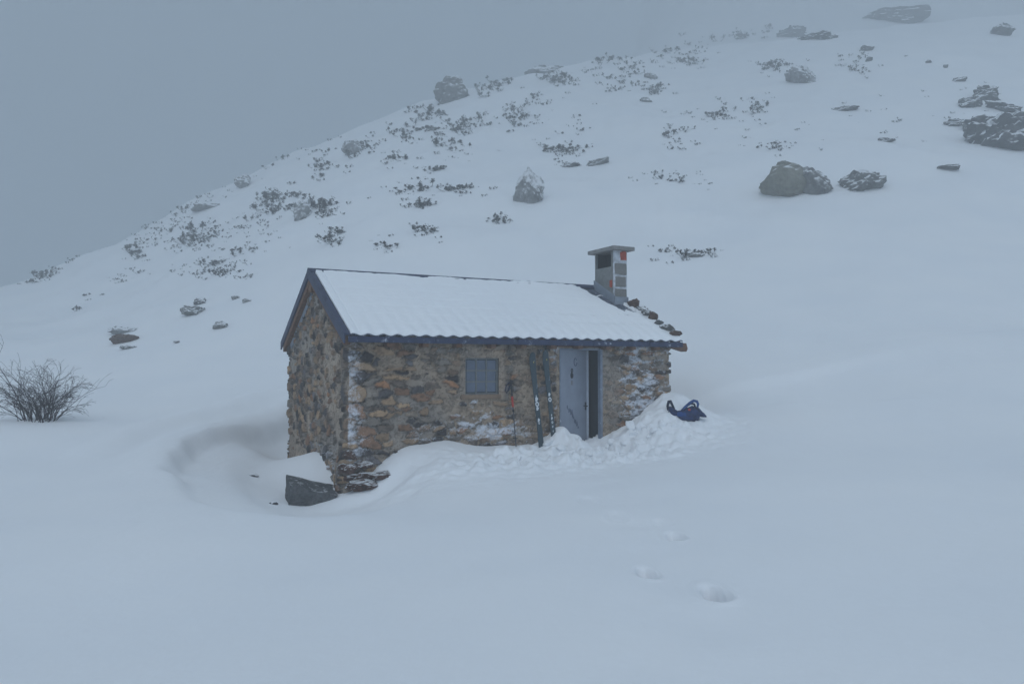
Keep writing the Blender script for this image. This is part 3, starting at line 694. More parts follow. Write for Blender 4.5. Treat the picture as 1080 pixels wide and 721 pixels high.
for i, (h, a, b) in enumerate(((.24, 0, .002), (.35, .0, .0), (.285, .012, .0), (.29, .0, .006))):
    MB().box(chx0 + a, chy0 - .004 * i, zb + .006, chx1 - b - rng.uniform(0, .03), chy0 + .059, zb + h - rng.uniform(.014, .04), .014, .009, rng).build('block', 'zinc' if i == 0 else 'block', ch_root); zb += h
MB().box(chx0 + .004, chy0 + .004, 2.75, chx1 - .004, chy0 + .058, ctop - .001).build('mortar_core', 'frosty_mortar', ch_root)
MB().box(chx0 + .16, chy0 - .02, zb + .05, chx1 - .02, chy0 + .05, ctop - .03, .02, .03, rng).build('brick', 'brick', ch_root)
MB().box(chx0 - .012, chy0 + .085, 3.45, chx0 + .03, chy0 + .20, 3.62, .012, .012, rng).build('brick', 'brick', ch_root)
cp = MB(); cp.prism([(chx0 - .12, chy0 - .14), (chx1 + .12, chy0 - .14), (chx1 + .12, chy1 + .13), (chx0 - .12, chy1 + .13)], 'z', ctop, ctop + .085); cpo = cp.build('cap', 'cap', ch_root)
fl = MB()
for ya, yb_ in ((chy0 - .05, chy1 + .03),):
    fl.prism([(ya, EAVE + KS * ya - .06), (yb_, EAVE + KS * yb_ - .06), (yb_, EAVE + KS * yb_ + .17), (ya, EAVE + KS * ya + .17)], 'x', chx0 - .018, chx0 - .003)
fl.build('flashing', 'zinc', ch_root)
MB().box(chx0 - .018, chy0 - .035, EAVE + KS * chy0 - .05, chx1 + .01, chy0 - .02, EAVE + KS * chy0 + .13).build('flashing', 'zinc', ch_root)

# ------------------------------------------------------------------ rocks
def rock_mesh(name, seed, sx, sy, sz, mat, rough=.18, sharp=7, sub=4, flat=0.0):
    rg = random.Random(seed); bm = bmesh.new(); bmesh.ops.create_icosphere(bm, subdivisions=sub, radius=1)
    pl = []
    for i in range(sharp):
        d = Vector((rg.gauss(0, 1), rg.gauss(0, 1), rg.gauss(0, .8))).normalized(); pl.append((d, rg.uniform(.5, .85)))
    if flat: pl.append((Vector((rg.uniform(-.15, .15), rg.uniform(-.15, .15), 1)).normalized(), flat))
    off = Vector((rg.uniform(-50, 50), rg.uniform(-50, 50), 0))
    for v in bm.verts:
        p = v.co.copy()
        for d, h in pl:
            q = p.dot(d)
            if q > h: p -= d * (q - h) * .92
        n = mnoise.fractal(p * 1.6 + off, .8, 2.1, 4); n2 = mnoise.fractal(p * 5 + off, .9, 2, 3)
        n3 = mnoise.fractal(Vector((p.x * 2.5, p.y * 2.5, p.z * 7)) + off, .9, 2, 3)
        p = p * (1 + rough * n + rough * .5 * n2 + rough * .45 * n3)
        v.co = Vector((p.x * sx, p.y * sy, p.z * sz))
    me = bpy.data.meshes.new(name); bm.to_mesh(me); bm.free(); me.materials.append(MAT[mat]); me.polygons.foreach_set('use_smooth', [False] * len(me.polygons)); me.update()
    return me
def add_rock(name, px, py, w, h, mat, label, seed, rough=.18, sharp=7, rot=0, tilt=0, flat=0, group=None, sub=4, sink=.3, deep=.8, parent=None, off=(0, 0, 0)):
    """px,py: foot of the rock in the photograph; w,h: its visible size there"""
    P = place(px, py)
    if P is None: return None
    d = math.hypot(P[0], P[1]); k = P[1] / FPX
    sx = w * k / 2; sz = h * k / 2 / (1 - sink * .5); sy = sx * deep
    me = rock_mesh(name, seed, sx * 1.08, sy, sz * 1.1, mat, rough, sharp, sub, flat)
    o = bpy.data.objects.new(name, me); col.objects.link(o)
    o.location = (P[0], P[1] + sy * .55, P[2] + sz * (1 - sink) * .95 + (.1 * sy if py < 380 else 0)); o.rotation_euler = (0, rad(tilt), -math.atan2(P[0], P[1]) + rad(rot))
    tag(o, label, 'rock' if 'stone' in name else 'boulder', group)
    return o
ROCKS = [
 ('boulder', 476, 108, 34, 27, 'rock_grey', 'grey rounded boulder standing up from the skyline, tallest on the ridge', 3, dict(tilt=-20, sink=.2)),
 ('boulder', 354, 139, 36, 18, 'rock_pale', 'pale frosted flat topped boulder on the skyline left of the tall one', 4, dict(flat=.4)),
 ('boulder', 318, 231, 26, 26, 'rock_pale', 'pale upright boulder with a dark shrub growing against its right side', 5, {}),
 ('boulder', 372, 163, 22, 16, 'rock_pale', 'small pale frosted boulder among shrubs just below the skyline', 6, {}),
 ('boulder', 562, 217, 44, 46, 'rock_pale', 'pale pyramid shaped boulder alone in the snow above the hut roof', 8, dict(sharp=9, rough=.22, sink=.15, cone=1)),
 ('boulder', 577, 78, 42, 12, 'rock_pale', 'long low pale slab on the skyline in the middle', 9, dict(flat=.5)),
 ('boulder', 256, 198, 20, 13, 'rock_pale', 'small pointed frosted boulder on the left part of the skyline', 10, {}),
 ('boulder', 145, 240, 32, 12, 'rock_grey', 'low grey boulder far down the left skyline', 12, {}),
 ('boulder', 216, 222, 36, 10, 'rock_pale', 'long frosted snow covered ledge below the left skyline', 13, dict(flat=.4)),
 ('boulder', 833, 207, 52, 38, 'rock_tan', 'big olive grey boulder, left half of the pair on the right slope', 14, dict(sink=.25, rough=.12)),
 ('boulder', 862, 205, 32, 32, 'rock_grey', 'snow streaked boulder leaning on the big olive grey one', 15, dict(tilt=-25)),
 ('boulder', 914, 201, 42, 20, 'rock_grey', 'jagged low boulder right of the big pair on the right slope', 16, dict(rough=.3)),
 ('boulder', 1003, 180, 26, 8, 'rock_dark', 'thin dark sliver of rock below the outcrop at the right edge', 17, dict(flat=.4)),
 ('boulder', 950, 24, 58, 20, 'rock_dark', 'wide hazy slab high in the mist at top right', 18, dict(flat=.5)),
 ('boulder', 1061, 38, 22, 14, 'rock_dark', 'hazy boulder in the mist near the top right corner', 19, {}),
 ('boulder', 850, 88, 34, 18, 'rock_pale', 'pale snow draped boulder with dark right end on the upper right slope', 20, dict(tilt=20)),
 ('boulder', 836, 40, 28, 13, 'rock_dark', 'dark craggy rock on the right skyline, left one of two', 21, dict(rough=.3)),
 ('boulder', 866, 42, 34, 9, 'rock_dark', 'flat dark ledge on the right skyline beside the craggy rock', 22, dict(rough=.3, flat=.4)),
 ('boulder', 1043, 106, 26, 16, 'rock_dark', 'upper block of the dark outcrop at the right edge', 23, dict(rough=.3)),
 ('boulder', 1026, 114, 26, 12, 'rock_dark', 'left block of the dark outcrop at the right edge', 24, dict(rough=.3)),
 ('boulder', 1072, 160, 50, 40, 'rock_dark', 'large snow streaked main mass of the dark outcrop at right edge', 25, dict(rough=.3, sink=.2)),
 ('boulder', 1048, 153, 44, 30, 'rock_dark', 'sloping left shoulder of the dark outcrop at the right edge', 48, dict(rough=.32, sink=.2, tilt=25)),
 ('boulder', 1064, 118, 34, 12, 'rock_dark', 'thin dark ledge along the top of the outcrop at the right edge', 49, dict(rough=.3, flat=.4, tilt=18)),
 ('boulder', 1030, 140, 24, 12, 'rock_grey', 'grey snow streaked block left of the main outcrop mass', 50, dict(rough=.3, tilt=20)),
 ('boulder', 1012, 133, 22, 10, 'rock_dark', 'small lower left block of the dark outcrop at right edge', 26, dict(rough=.3)),
 ('boulder', 893, 117, 26, 8, 'rock_dark', 'low dark rock alone in snow left of the right edge outcrop', 27, dict(flat=.4)),
 ('boulder', 937, 150, 18, 6, 'rock_dark', 'slim dark rock between big pair of boulders and right edge outcrop', 28, dict(flat=.4, tilt=12)),
 ('boulder', 128, 352, 30, 9, 'rock_pale', 'pale top stone of the snowed in trio left of the hut', 29, dict(flat=.5)),
 ('boulder', 128, 362, 26, 12, 'rock_brown', 'brown middle stone of the snowed in trio left of the hut', 30, dict(flat=.5, sink=.2)),
 ('boulder', 134, 368, 16, 4, 'rock_grey', 'small lowest stone of the snowed in trio left of the hut', 31, {}),
 ('boulder', 210, 321, 17, 8, 'rock_dark', 'dark rounded rock lying above a pale slab left of the hut', 32, {}),
 ('boulder', 202, 333, 26, 12, 'rock_grey', 'pale grey slab under a dark rock on the left slope', 33, dict(flat=.6)),
 ('boulder', 231, 347, 14, 8, 'rock_grey', 'small lone grey rock nearest the hut on the left slope', 34, {}),
 ('boulder', 247, 316, 10, 4, 'rock_grey', 'tiny grey rock, left one of two side by side on left slope', 35, {}),
 ('boulder', 259, 319, 10, 4, 'rock_grey', 'tiny grey rock, right one of two side by side on left slope', 36, {}),
 ('boulder', 186, 362, 7, 3, 'rock_grey', 'tiny rock barely showing right of the stone trio', 37, {}),
 ('boulder', 603, 176, 22, 8, 'rock_dark', 'dark left end of the curved ledge above the hut', 38, dict(flat=.5)),
 ('boulder', 633, 174, 26, 8, 'rock_grey', 'thin right end of the curved ledge above the hut', 39, dict(flat=.5, tilt=-14)),
 ('boulder', 916, 54, 12, 8, 'rock_dark', 'small dark rock below the right skyline', 40, {}),
 ('boulder', 917, 65, 8, 5, 'rock_dark', 'small dark stone, lower of two dots under the right skyline', 41, {}),
 ('boulder', 980, 67, 6, 4, 'rock_dark', 'tiny dark stone, left of two dots at upper right', 42, {}),
 ('boulder', 998, 72, 6, 4, 'rock_dark', 'tiny dark stone, right of two dots at upper right', 43, {}),
 ('boulder', 1014, 86, 16, 6, 'rock_dark', 'narrow dark rock just above the outcrop at the right edge', 44, dict(flat=.5)),
 ('boulder', 687, 83, 14, 6, 'rock_grey', 'small tilted grey rock below the middle skyline', 45, dict(tilt=20)),
 ('boulder', 683, 108, 14, 5, 'rock_grey', 'small slanting rock low among upper slope shrubs', 46, dict(tilt=20)),
 ('boulder', 735, 271, 20, 5, 'rock_grey', 'low rock strip in the snow right of the chimney', 47, dict(flat=.5)),
]
for nm, px, py, w, h, mat, lab, sd_, kw in ROCKS:
    kw = dict(kw); cone = kw.pop('cone', 0)
    o = add_rock(nm, px, py, w, h, mat, lab, sd_, **kw)
    if o and cone:
        zs = [v.co.z for v in o.data.vertices]; a, b = min(zs), max(zs)
        for v in o.data.vertices:
            t = (v.co.z - a) / (b - a); k = 1.12 - .92 * t; v.co.x = v.co.x * k - .10 * t; v.co.y *= k

# ------------------------------------------------------------------ heather and dwarf shrubs poking through the snow
def shrub_mesh(seed, mat, n=46, wide=1.0):
    rg = random.Random(seed); V = []; F = []
    def leafq(c, s):
        a = Vector((rg.gauss(0, 1), rg.gauss(0, 1), rg.gauss(0, 1))).normalized(); b = a.orthogonal().normalized(); c = Vector(c)
        i = len(V); s2 = s * rg.uniform(.35, .8)
        V.extend([(c - a * s - b * s2)[:], (c + a * s - b * s2 * .4)[:], (c + a * s * .8 + b * s2)[:], (c - a * s * .6 + b * s2 * .8)[:]]); F.append((i, i + 1, i + 2, i + 3))
    mb = MB()
    cl = [(rg.gauss(0, .38) * wide, rg.uniform(-.4, .4), rg.uniform(.0, .38)) for _ in range(rg.randint(3, 7))]; cr = [rg.uniform(.06, .26) for _ in cl]
    for cx, cy_, cz in cl: mb.tube([(0, 0, -.12), (cx * .6, cy_ * .6, -.03), (cx, cy_, cz * .7)], [.022, .018, .012], 3, False)
    for i in range(n):
        ci = rg.randrange(len(cl)); cx, cy_, cz = cl[ci]; r = cr[ci] * rg.uniform(.3, 1.1)
        th = rg.uniform(0, 6.28); ph = rg.uniform(.0, 1.5)
        tip = (cx + r * math.cos(th) * math.sin(ph), cy_ + r * math.sin(th) * math.sin(ph), cz + r * 1.1 * math.cos(ph))
        if i % 3 == 0: mb.tube([(cx * .5, cy_ * .5, -.2), (cx, cy_, cz * .6), tip], [.014, .010, .004], 3, False)
        for _ in range(4): leafq((tip[0] + rg.gauss(0, .035), tip[1] + rg.gauss(0, .035), tip[2] + rg.gauss(0, .03)), rg.uniform(.022, .06))
    mb.add(V, F)
    me = bpy.data.meshes.new('heather_tuft'); me.from_pydata(mb.V, [], mb.F); me.materials.append(MAT[mat]); me.update()
    return me
SHRUBS = [shrub_mesh(100 + i, 'heather' if i % 2 == 0 else 'heather_frost', 60 + 8 * i, .8 + .1 * i) for i in range(8)]
# clusters: (where, x, y, spread x, spread y, slant, count, size in photo px)
CL = [
 ('on far left slope', 52, 285, 16, 5, -.4, 5, 7), ('low on the far left slope', 105, 308, 34, 8, -.55, 7, 5), ('in a dark pair far left', 45, 292, 14, 4, -.4, 2, 10),
 ('under the left skyline', 190, 222, 34, 8, -.5, 8, 6), ('at the foot of the left ridge', 144, 268, 5, 9, 0, 4, 9), ('strung out on the left slope', 175, 245, 18, 6, -.6, 5, 6),
 ('on left slope above the dark rock', 212, 252, 12, 7, -.4, 6, 9), ('in a short row above the gable, far left', 227, 283, 16, 6, .1, 5, 8), ('left of the pale upright boulder', 288, 213, 14, 8, -.2, 7, 10),
 ('behind the pale upright boulder', 323, 212, 8, 6, 0, 4, 13), ('right of the pale upright boulder', 341, 219, 9, 4, .2, 4, 9), ('directly above the roof peak', 352, 252, 7, 9, 0, 5, 10),
 ('in small specks left of the roof peak', 250, 268, 24, 8, -.3, 4, 6), ('on the slope below the left skyline', 262, 238, 22, 8, -.4, 4, 6), ('in the steep streak below the skyline', 340, 178, 5, 14, -.3, 7, 8),
 ('around the small frosted boulder', 376, 158, 14, 9, -.5, 8, 9), ('along the left skyline edge', 300, 165, 34, 6, -.5, 8, 6), ('in front of the tall skyline boulder', 444, 121, 14, 6, 0, 7, 10),
 ('in the dense patch left of centre', 425, 143, 18, 9, -.2, 10, 9), ('in dark clump right of the dense patch', 492, 133, 13, 5, -.1, 6, 12), ('in the broad patch under the tall boulder', 475, 152, 24, 10, .1, 11, 8),
 ('at the left of the broad patch', 415, 168, 10, 6, 0, 4, 9), ('in a sloping line above the roof', 455, 180, 18, 5, -.5, 6, 7), ('low above the roof left of the pyramid boulder', 440, 201, 24, 6, -.1, 7, 8),
 ('left of the pyramid boulder', 487, 201, 20, 4, 0, 7, 8), ('in dark tuft just above the roof ridge', 446, 217, 9, 3, 0, 4, 11), ('nearest the roof ridge', 448, 243, 10, 3, .2, 3, 10),
 ('scattered above the roof ridge', 408, 260, 10, 6, 0, 4, 7), ('right above the chimney side', 527, 232, 6, 5, 0, 3, 8), ('along the middle skyline', 525, 92, 24, 5, -.4, 8, 8),
 ('on the slope below the middle skyline', 548, 124, 12, 7, 0, 6, 10), ('dark by the middle skyline slab', 592, 84, 8, 4, 0, 3, 12), ('around the curved ledge', 590, 160, 12, 6, 0, 5, 9), ('above the curved ledge', 612, 158, 12, 5, 0, 4, 7),
 ('on the skyline right of the slab', 640, 66, 30, 6, -.3, 11, 8), ('below the skyline right of the slab', 660, 76, 24, 9, -.2, 8, 8), ('on upper slope in the middle', 570, 108, 20, 8, -.2, 5, 7),
 ('on the upper middle slope', 655, 92, 16, 4, -.2, 5, 9), ('in a lone clump right of centre', 692, 95, 9, 5, 0, 4, 10), ('right of the middle skyline', 720, 58, 24, 8, -.1, 9, 8),
 ('on the right skyline', 786, 38, 24, 4, -.1, 7, 8), ('upper right of centre', 730, 65, 14, 4, 0, 4, 8), ('above the pale snow draped boulder', 814, 71, 14, 6, 0, 6, 9),
 ('in the middle of the upper slope', 715, 145, 10, 13, 0, 6, 8), ('in the patch left of the low dark rock', 762, 122, 22, 9, -.1, 9, 8), ('beside the low dark rock', 800, 113, 10, 9, 0, 5, 9),
 ('in the patch above the big olive boulder', 818, 152, 18, 7, 0, 6, 8), ('in the wide faint patch left of the big olive boulder', 712, 190, 30, 8, .1, 9, 6), ('right of the chimney', 722, 267, 24, 4, 0, 5, 9),
 ('below the right skyline', 905, 68, 20, 10, .1, 7, 7), ('scattered right of centre', 600, 135, 40, 16, .1, 8, 5), ('sparse on the right slope', 930, 130, 40, 22, 0, 7, 5),
 ('beside the right edge outcrop', 1020, 118, 24, 20, .3, 6, 8),
]
rg = random.Random(2024); cnt = 0
for where, cx, cy_, sx_, sy_, sl_, n, size in CL:
    lab = 'dark heather tuft in snow ' + where
    for i in range(n):
        if cnt >= 298: break
        a = rg.gauss(0, .5); px = cx + sx_ * a; py = cy_ + sy_ * rg.gauss(0, .5) + sl_ * sx_ * a
        P = place(px, py)
        if P is None: continue
        s = size * rg.uniform(.6, 1.7) * P[1] / FPX
        o = bpy.data.objects.new('heather_tuft', SHRUBS[rg.randrange(8)]); col.objects.link(o)
        o.location = P + np.array([0, 0, -.02 * s]); o.scale = (s * rg.uniform(.9, 1.3), s, s * rg.uniform(.7, 1.15)); o.rotation_euler = (0, rg.uniform(-.2, .2), rg.uniform(-.5, .5))
        tag(o, lab, 'shrub', 'heather ' + where); cnt += 1

# the hundreds of smallest sprigs between them: ground cover nobody could count
fill = bmesh.new(); rg = random.Random(5); tmp = [m for m in SHRUBS[:4]]; VV = []; FF = []
tv = [([v.co.copy() for v in m.vertices], [tuple(p.vertices) for p in m.polygons]) for m in tmp]
for k_ in range(1200):
    where, cx, cy_, sx_, sy_, sl_, n, size = CL[rg.randrange(len(CL)) if k_ % 3 else rg.choice((0, 1, 3, 5, 6, 7, 8, 10, 12, 13, 16))]
    a = rg.gauss(0, 1.0); px = cx + sx_ * a; py = cy_ + sy_ * rg.gauss(0, 1.0) + sl_ * sx_ * a
    if py > 300: continue
    P = place(px, py)
    if P is None or P[1] < 30: continue
    s = size * rg.uniform(.2, .85) * P[1] / FPX; vs_, fs_ = tv[k_ % 4]; b0 = len(VV); st_ = rg.randrange(3)
    VV += [(P[0] + v.x * s * 1.2, P[1] + v.y * s, P[2] + (v.z - .1) * s) for v in vs_]; FF += [tuple(i + b0 for i in f) for q, f in enumerate(fs_) if q % 3 != st_]
sp = mesh_obj('heather_sprigs', VV, FF, 'heather_frost'); tag(sp, 'tiny frosted heather sprigs specking the snowy slope between the tufts', 'heather', kind='stuff')

# ------------------------------------------------------------------ stones round the hut
def local_rock(name, x, y, z, sx, sy, sz, mat, label, seed, group=None, parent=None, rz=0, tilt=(0, 0), **k):
    me = rock_mesh(name, seed, sx, sy, sz, mat, **k); o = bpy.data.objects.new(name, me); col.objects.link(o)
    o.location = (x, y, z); o.rotation_euler = (tilt[0], tilt[1], rz)
    if parent: o.parent = parent
    else: tag(o, label, 'stone', group)
    return o
bm = bmesh.new(); bmesh.ops.create_cube(bm, size=1); bmesh.ops.subdivide_edges(bm, edges=bm.edges[:], cuts=14, use_grid_fill=True)
for v in bm.verts:
    p = Vector((v.co.x * .80, v.co.y * .60, v.co.z * .46)); q = p * 2.4 + Vector((3, 7, 1)); st_ = mnoise.fractal(Vector((q.x, q.y, q.z * 3.5)), .9, 2, 4)
    p += v.co.normalized() * (.035 * st_ + .05 * mnoise.noise(q * 1.1)); p.x *= 1 - .25 * (.5 - v.co.z) * (1 if v.co.x < 0 else 0); v.co = p
me = bpy.data.meshes.new('flat_stone'); bm.to_mesh(me); bm.free(); me.materials.append(MAT['rock_slab'])
o = bpy.data.objects.new('flat_stone', me); col.objects.link(o); o.location = (-3.42, 12.80, -.60); o.rotation_euler = (rad(9), rad(15), rad(24))
tag(o, 'flat grey slab of rock poking from the snow at the gable foot', 'stone')
for px, py, s_, sd_, lab in ((268, 502, .07, 62, 'tiny dark stone alone in the snow hollow left of the hut'), (288, 531, .06, 63, 'tiny dark stone in snow just below the flat grey slab')):
    P = place(px, py)
    local_rock('small_stone', P[0], P[1], P[2] + .01, s_ * 1.5, s_, s_ * .7, 'rock_dark', lab, sd_, sub=2)
# masonry footing showing at the near corner: a part of the hut made of several courses
rng = random.Random(21)
k = 0
for (X, Y, Z, a, b, c) in ((.62, -.14, -.22, .58, .26, .09), (.22, -.08, -.38, .38, .28, .10), (.05, .30, -.30, .20, .30, .14), (1.06, -.04, -.14, .22, .12, .04), (.02, .12, -.10, .17, .15, .12), (.06, .10, .10, .13, .12, .09), (.30, .10, -.06, .22, .12, .07)):
    local_rock('footing_stone', X, Y, Z, a, b, c, 'footing', None, 80 + k, parent=hut, rough=.2, sharp=10); k += 1
# rubble weighing down the verge of the roof, each lying on the tiles
VS = [(7.12, 1.60, .17, .14, .13, 'rock_brown', 'rounded brown stone on the roof edge right beside the chimney'), (7.15, 1.36, .15, .13, .10, 'rock_grey', 'stone second from the chimney on the roof edge'), (7.12, 1.15, .17, .12, .11, 'rock_grey', 'grey stone third from the chimney on the roof edge'),
      (7.15, .93, .13, .12, .13, 'rock_brown', 'dark upright stone in the middle of the row on the roof edge'), (7.13, .72, .16, .11, .07, 'rock_bare', 'flat stone fifth from the chimney on the roof edge'), (7.12, .42, .21, .16, .11, 'rock_grey', 'biggest grey stone near the eave on the roof edge'), (7.15, .16, .16, .12, .09, 'rock_brown', 'lowest brown stone at the eave corner of the roof')]
for i, (X, Y, a, b, c, mt, lab) in enumerate(VS):
    P = hut2w(X, Y, EAVE + KS * Y - .03 + c * .55)
    local_rock('roof_stone', *P, a, b, c, mt, lab, 120 + i, 'stones laid along the right roof edge', rz=YAW + i * .3, sub=3, rough=.22)

# ------------------------------------------------------------------ clods of dug out snow before the door
rg = random.Random(77)
CLOD = [(666, 450, .13), (676, 452, .13), (645, 466, .10), (660, 468, .11), (668, 459, .10), (640, 472, .09), (655, 446, .10), (690, 455, .10), (700, 448, .12), (712, 450, .09), (684, 462, .08), (622, 480, .09), (604, 478, .08), (590, 474, .12), (578, 468, .13), (632, 488, .07), (650, 480, .08), (566, 480, .08), (548, 484, .07), (672, 470, .07)]
for i, (px, py, s_) in enumerate(CLOD):
    P = place(px, py)
    if P is None: continue
    me = rock_mesh('snow_clod', 300 + i, s_, s_ * .9, s_ * .7, 'snow', rough=.2, sharp=6, sub=3)
    me.polygons.foreach_set('use_smooth', [True] * len(me.polygons))
    o = bpy.data.objects.new('snow_clod', me); col.objects.link(o); o.location = (P[0], P[1] + s_ * .3, P[2] + s_ * .18); o.rotation_euler = (rg.uniform(-.5, .5), rg.uniform(-.5, .5), rg.uniform(0, 6))
    tag(o, 'white snow clod in the dug out heap before the door', 'snow lump', 'snow clods heaped before the door')

# ------------------------------------------------------------------ skis leaning on the wall left of the door
def make_ski(label, Xt, Zt, Xb, Zb, Yb):
    top = Vector(hut2w(Xt, WY0 - .075, Zt)); bot = Vector(hut2w(Xb, Yb, Zb)); axis = (top - bot); Lk = axis.length; axis.normalize()
    root = empty('ski', bot); root.rotation_mode = 'QUATERNION'
    zx = axis; side = Vector(HE) - zx * Vector(HE).dot(zx); side.normalize(); nrm = zx.cross(side)
    root.rotation_quaternion = Matrix((side, nrm, zx)).transposed().to_quaternion()
    tag(root, label, 'ski', 'pair of skis leaning on the wall')
    prof = [(0, .050), (.03, .058), (.5, .050), (.95, .046), (1.4, .055), (Lk - .22, .067), (Lk - .10, .066), (Lk - .05, .056), (Lk - .02, .038), (Lk, .014)]
    V = []; F = []
    for z, w in prof:
        bend = -.0 + .05 * max(0, (z - (Lk - .25)) / .25) ** 2
        for sx, sy in ((-1, -1), (1, -1), (1, 1), (-1, 1)): V.append((sx * w, -sy * .006 * -1 - bend + (0.006 if sy > 0 else -.006) * 0, z))
    for i in range(len(prof) - 1):
        for k in range(4): F.append((i * 4 + k, i * 4 + (k + 1) % 4, (i + 1) * 4 + (k + 1) % 4, (i + 1) * 4 + k))
    F += [(3, 2, 1, 0), tuple(len(V) - 4 + k for k in range(4))]
    mesh_obj('ski_body', V, F, 'ski', root)
    return root, Lk
def ring_strip(r0, r1, x, z, y, n=14, sq=1.0):
    V = []; F = []
    for k in range(n):
        t = 6.2832 * k / n; V += [(x + r0 * math.cos(t), y, z + r0 * sq * math.sin(t)), (x + r1 * math.cos(t), y, z + r1 * sq * math.sin(t))]
    for k in range(n): a = 2 * k; b = 2 * ((k + 1) % n); F.append((a, a + 1, b + 1, b))
    return V, F
def ski_marks(root, Lk, spots):
    mb = MB()
    for z, r, kind in spots:
        if kind == 'o': mb.add(*ring_strip(r * .45, r, 0, z, -.0085, sq=1.25))
        else:
            mb.add([(-r, -.0085, z - r * 1.3), (r * .2, -.0085, z - r * 1.3), (r, -.0085, z + r * .2), (r * .1, -.0085, z + r * 1.4), (-r * .7, -.0085, z + r * .8)], [(0, 1, 2, 3, 4)])
    mb.build('printed_marks', 'white', root)
    MB().box(-.012, -.0105, Lk - .125, .012, -.0095, Lk - .10).build('yellow_dot', 'yellow', root)
    MB().box(.005, -.020, Lk - .205, .024, -.019, Lk - .18).build('yellow_dot', 'yellow', root)
s1, L1 = make_ski('left ski of the dark teal pair leaning on the wall, tail deeper in snow', 3.60, 1.88, 3.69, -.02, WY0 - .32)
ski_marks(s1, L1, [(.92, .040, 'o'), (1.02, .034, 'x'), (.84, .030, 'x'), (.62, .026, 'x'), (.56, .018, 'o'), (1.08, .012, 'x')])
s2, L2 = make_ski('right ski of the dark teal pair, next to the door', 3.89, 1.93, 4.00, .12, WY0 - .26)
ski_marks(s2, L2, [(.86, .036, 'o'), (.96, .026, 'x'), (.50, .022, 'x'), (.42, .020, 'o'), (.34, .016, 'x'), (.56, .014, 'x'), (.25, .014, 'o')])

# ------------------------------------------------------------------ ski pole
pole = empty('ski_pole', hut2w(3.22, WY0 - .16, .08)); pole.rotation_euler = (0, 0, YAW)
tag(pole, 'black ski pole with a red lower grip leaning beneath the window side', 'ski pole')
a = (0, .0, 0); b = (-.055, .11, 1.27)
def pp(t): return tuple(a[i] + (b[i] - a[i]) * t for i in range(3))
MB().tube([pp(0), pp(.6)], .011, 8).build('shaft', 'alu', pole)
MB().tube([pp(.60), pp(.61), pp(.70), pp(.755), pp(.76)], [.014, .021, .020, .022, .016], 10).build('lower_grip', 'red', pole)
MB().tube([pp(.76), pp(.78), pp(.85), pp(.93), pp(.97), pp(1.0)], [.014, .018, .016, .021, .028, .020], 10).build('handle', 'black', pole)
stp = MB(); hx_, hy_, hz_ = pp(.97)
loop = [(hx_, hy_, hz_), (hx_ - .05, hy_ - .01, hz_ - .01), (hx_ - .11, hy_ - .01, hz_ - .07), (hx_ - .13, hy_ - .01, hz_ - .15), (hx_ - .10, hy_ - .01, hz_ - .20), (hx_ - .06, hy_ - .005, hz_ - .15), (hx_ - .02, hy_, hz_ - .05)]
stp.tube(loop, .010, 6); stp.build('wrist_strap', 'nylon2', pole)
bk = MB(); c_ = pp(.14); V, F = [], []
bk.tube([(c_[0], c_[1], c_[2] - .006), (c_[0], c_[1], c_[2] + .006)], [.045, .045], 14); bk.build('basket', 'black', pole)
c_ = pp(.545); MB().tube([(c_[0], c_[1], c_[2] - .02), (c_[0], c_[1], c_[2] + .02)], [.019, .019], 10).build('clamp', 'black', pole)

# ------------------------------------------------------------------ blue backpack lying in the snow right of the hut
PB = place(722, 442); kpx = PB[1] / FPX
pack = empty('backpack', (PB[0], PB[1] + .08, PB[2])); tag(pack, 'blue backpack lying on its side in the snow right of the hut', 'backpack')
def loft(sections, n=18, name='', mat='', seed=0, amp=.02):
    V = []; F = []
    for (x, y, z, ry, rz_) in sections:
        for k in range(n):
            t = 6.2832 * k / n; c, s = math.cos(t), math.sin(t)
            c = math.copysign(abs(c) ** .75, c); s = math.copysign(abs(s) ** .75, s)
            nn = 1 + amp * 6 * (mnoise.noise(Vector((x * 7 + seed, c * 1.7, s * 1.7))))
            V.append((x, y + c * ry * nn, z + s * rz_ * nn))
    m = len(sections)
    for i in range(m - 1):
        for k in range(n): F.append((i * n + k, i * n + (k + 1) % n, (i + 1) * n + (k + 1) % n, (i + 1) * n + k))
    F += [tuple(range(n))[::-1], tuple((m - 1) * n + k for k in range(n))]
    return mesh_obj(name, V, F, mat, pack, True)
loft([(-.32, 0, .17, .08, .03), (-.29, 0, .15, .14, .085), (-.22, 0, .11, .17, .115), (-.14, .01, .075, .18, .105), (-.05, -.01, .07, .17, .11), (.03, .01, .09, .18, .125), (.10, 0, .085, .17, .14), (.17, .01, .10, .18, .155), (.23, 0, .10, .16, .145), (.28, 0, .10, .13, .11), (.31, 0, .09, .08, .05)], 26, 'pack_body', 'nylon', 3, .055)
loft([(.24, -.02, .15, .10, .11), (.30, -.02, .15, .10, .085), (.36, -.02, .11, .09, .06), (.41, -.02, .09, .06, .04), (.45, -.02, .07, .03, .015)], 14, 'lid_flap', 'nylon', 8, .03)
MB().tube([(-.31, 0, .12), (-.335, -.02, .26), (-.315, -.03, .35), (-.285, -.03, .36), (-.255, -.03, .30), (-.20, -.04, .20)], [.02, .026, .030, .030, .026, .018], 8).build('hip_belt', 'nylon2', pack, True)
MB().tube([(-.31, -.08, .14), (-.36, -.12, .05), (-.40, -.15, -.03), (-.42, -.17, -.10)], [.022, .020, .022, .016], 7).build('dangling_strap', 'nylon', pack, True)
MB().tube([(-.07, -.10, .17), (.0, -.14, .25), (.09, -.14, .335), (.17, -.13, .385), (.235, -.12, .375), (.26, -.12, .32), (.25, -.12, .25)], [.018, .028, .030, .030, .028, .026, .02], 8).build('shoulder_strap', 'sky_nylon', pack, True)
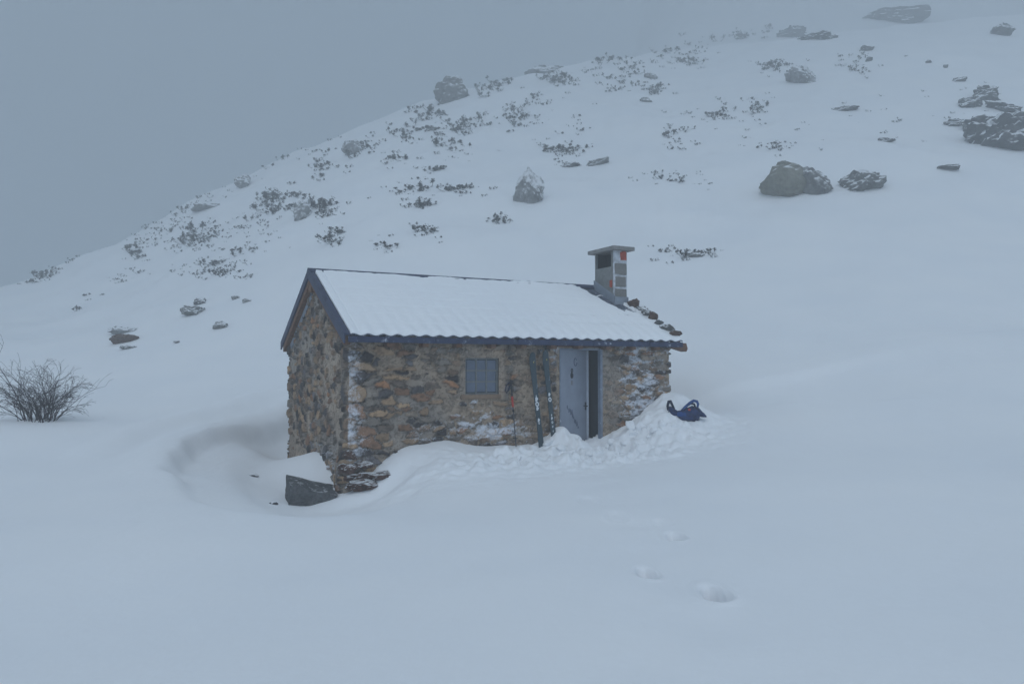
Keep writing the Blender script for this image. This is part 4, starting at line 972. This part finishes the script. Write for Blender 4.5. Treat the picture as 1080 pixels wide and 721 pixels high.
MB().tube([(-.02, .04, .19), (.06, .05, .27), (.14, .05, .32), (.21, .05, .31), (.24, .05, .24)], [.018, .024, .026, .024, .02], 8).build('shoulder_strap', 'nylon2', pack, True)
MB().box(.055, -.188, .185, .105, -.172, .225, .006).build('red_patch', 'red', pack)
MB().box(-.16, -.178, .06, .02, -.168, .15, .012).build('side_pocket', 'sky_nylon', pack)
pack.rotation_euler = (0, rad(2), rad(-4))

# ------------------------------------------------------------------ bare shrub at the left edge
PS = place(42, 443)
bush = empty('bare_shrub', PS); tag(bush, 'bare leafless shrub of thin arching twigs at the left edge', 'shrub')
rg = random.Random(9); stems = MB(); twigs = MB()
def grow(p, d, L, r, depth):
    n = 6; pts = [p.copy()]; q = p.copy(); dd = d.copy(); rr = [r]
    for i in range(n):
        dd = (dd + Vector((rg.gauss(0, .07), rg.gauss(0, .07), rg.gauss(0, .05) - .026 * (i + 1) * (1.3 if depth == 0 else 1)))).normalized()
        q = q + dd * L / n; pts.append(q.copy()); rr.append(max(r * (1 - .72 * (i + 1) / n), .0025))
        if depth < 2 and i > 0:
            for _ in range(rg.choice((1, 2)) if depth == 0 else rg.choice((0, 1, 1))):
                a = Vector((rg.gauss(0, 1), rg.gauss(0, 1), rg.gauss(.25, .6))).normalized()
                grow(q, (dd * 1.0 + a * .75).normalized(), L * rg.uniform(.28, .5), rr[-1] * .62, depth + 1)
    (stems if depth == 0 else twigs).tube(pts, rr, 4 if depth < 2 else 3, False)
for i in range(64):
    x = rg.uniform(-.38, .42); an = rg.gauss(0, .22) + x * .85
    d = Vector((math.sin(an), rg.gauss(0, .25), max(math.cos(an), .25))).normalized()
    b_ = Vector((x * .8, rg.uniform(-.25, .25), -.06 + .10 * x))
    grow(b_, d, rg.uniform(.40, 1.05) * (1.1 - .35 * abs(x)), rg.uniform(.006, .012), 0)
grow(Vector((-.3, 0, 0)), Vector((-.35, 0, 1)).normalized(), 1.5, .012, 0)
grow(Vector((.35, 0, 0)), Vector((.55, 0, .8)).normalized(), 1.25, .009, 1)
stems.build('stems', 'twig', bush); twigs.build('twigs', 'twig', bush)
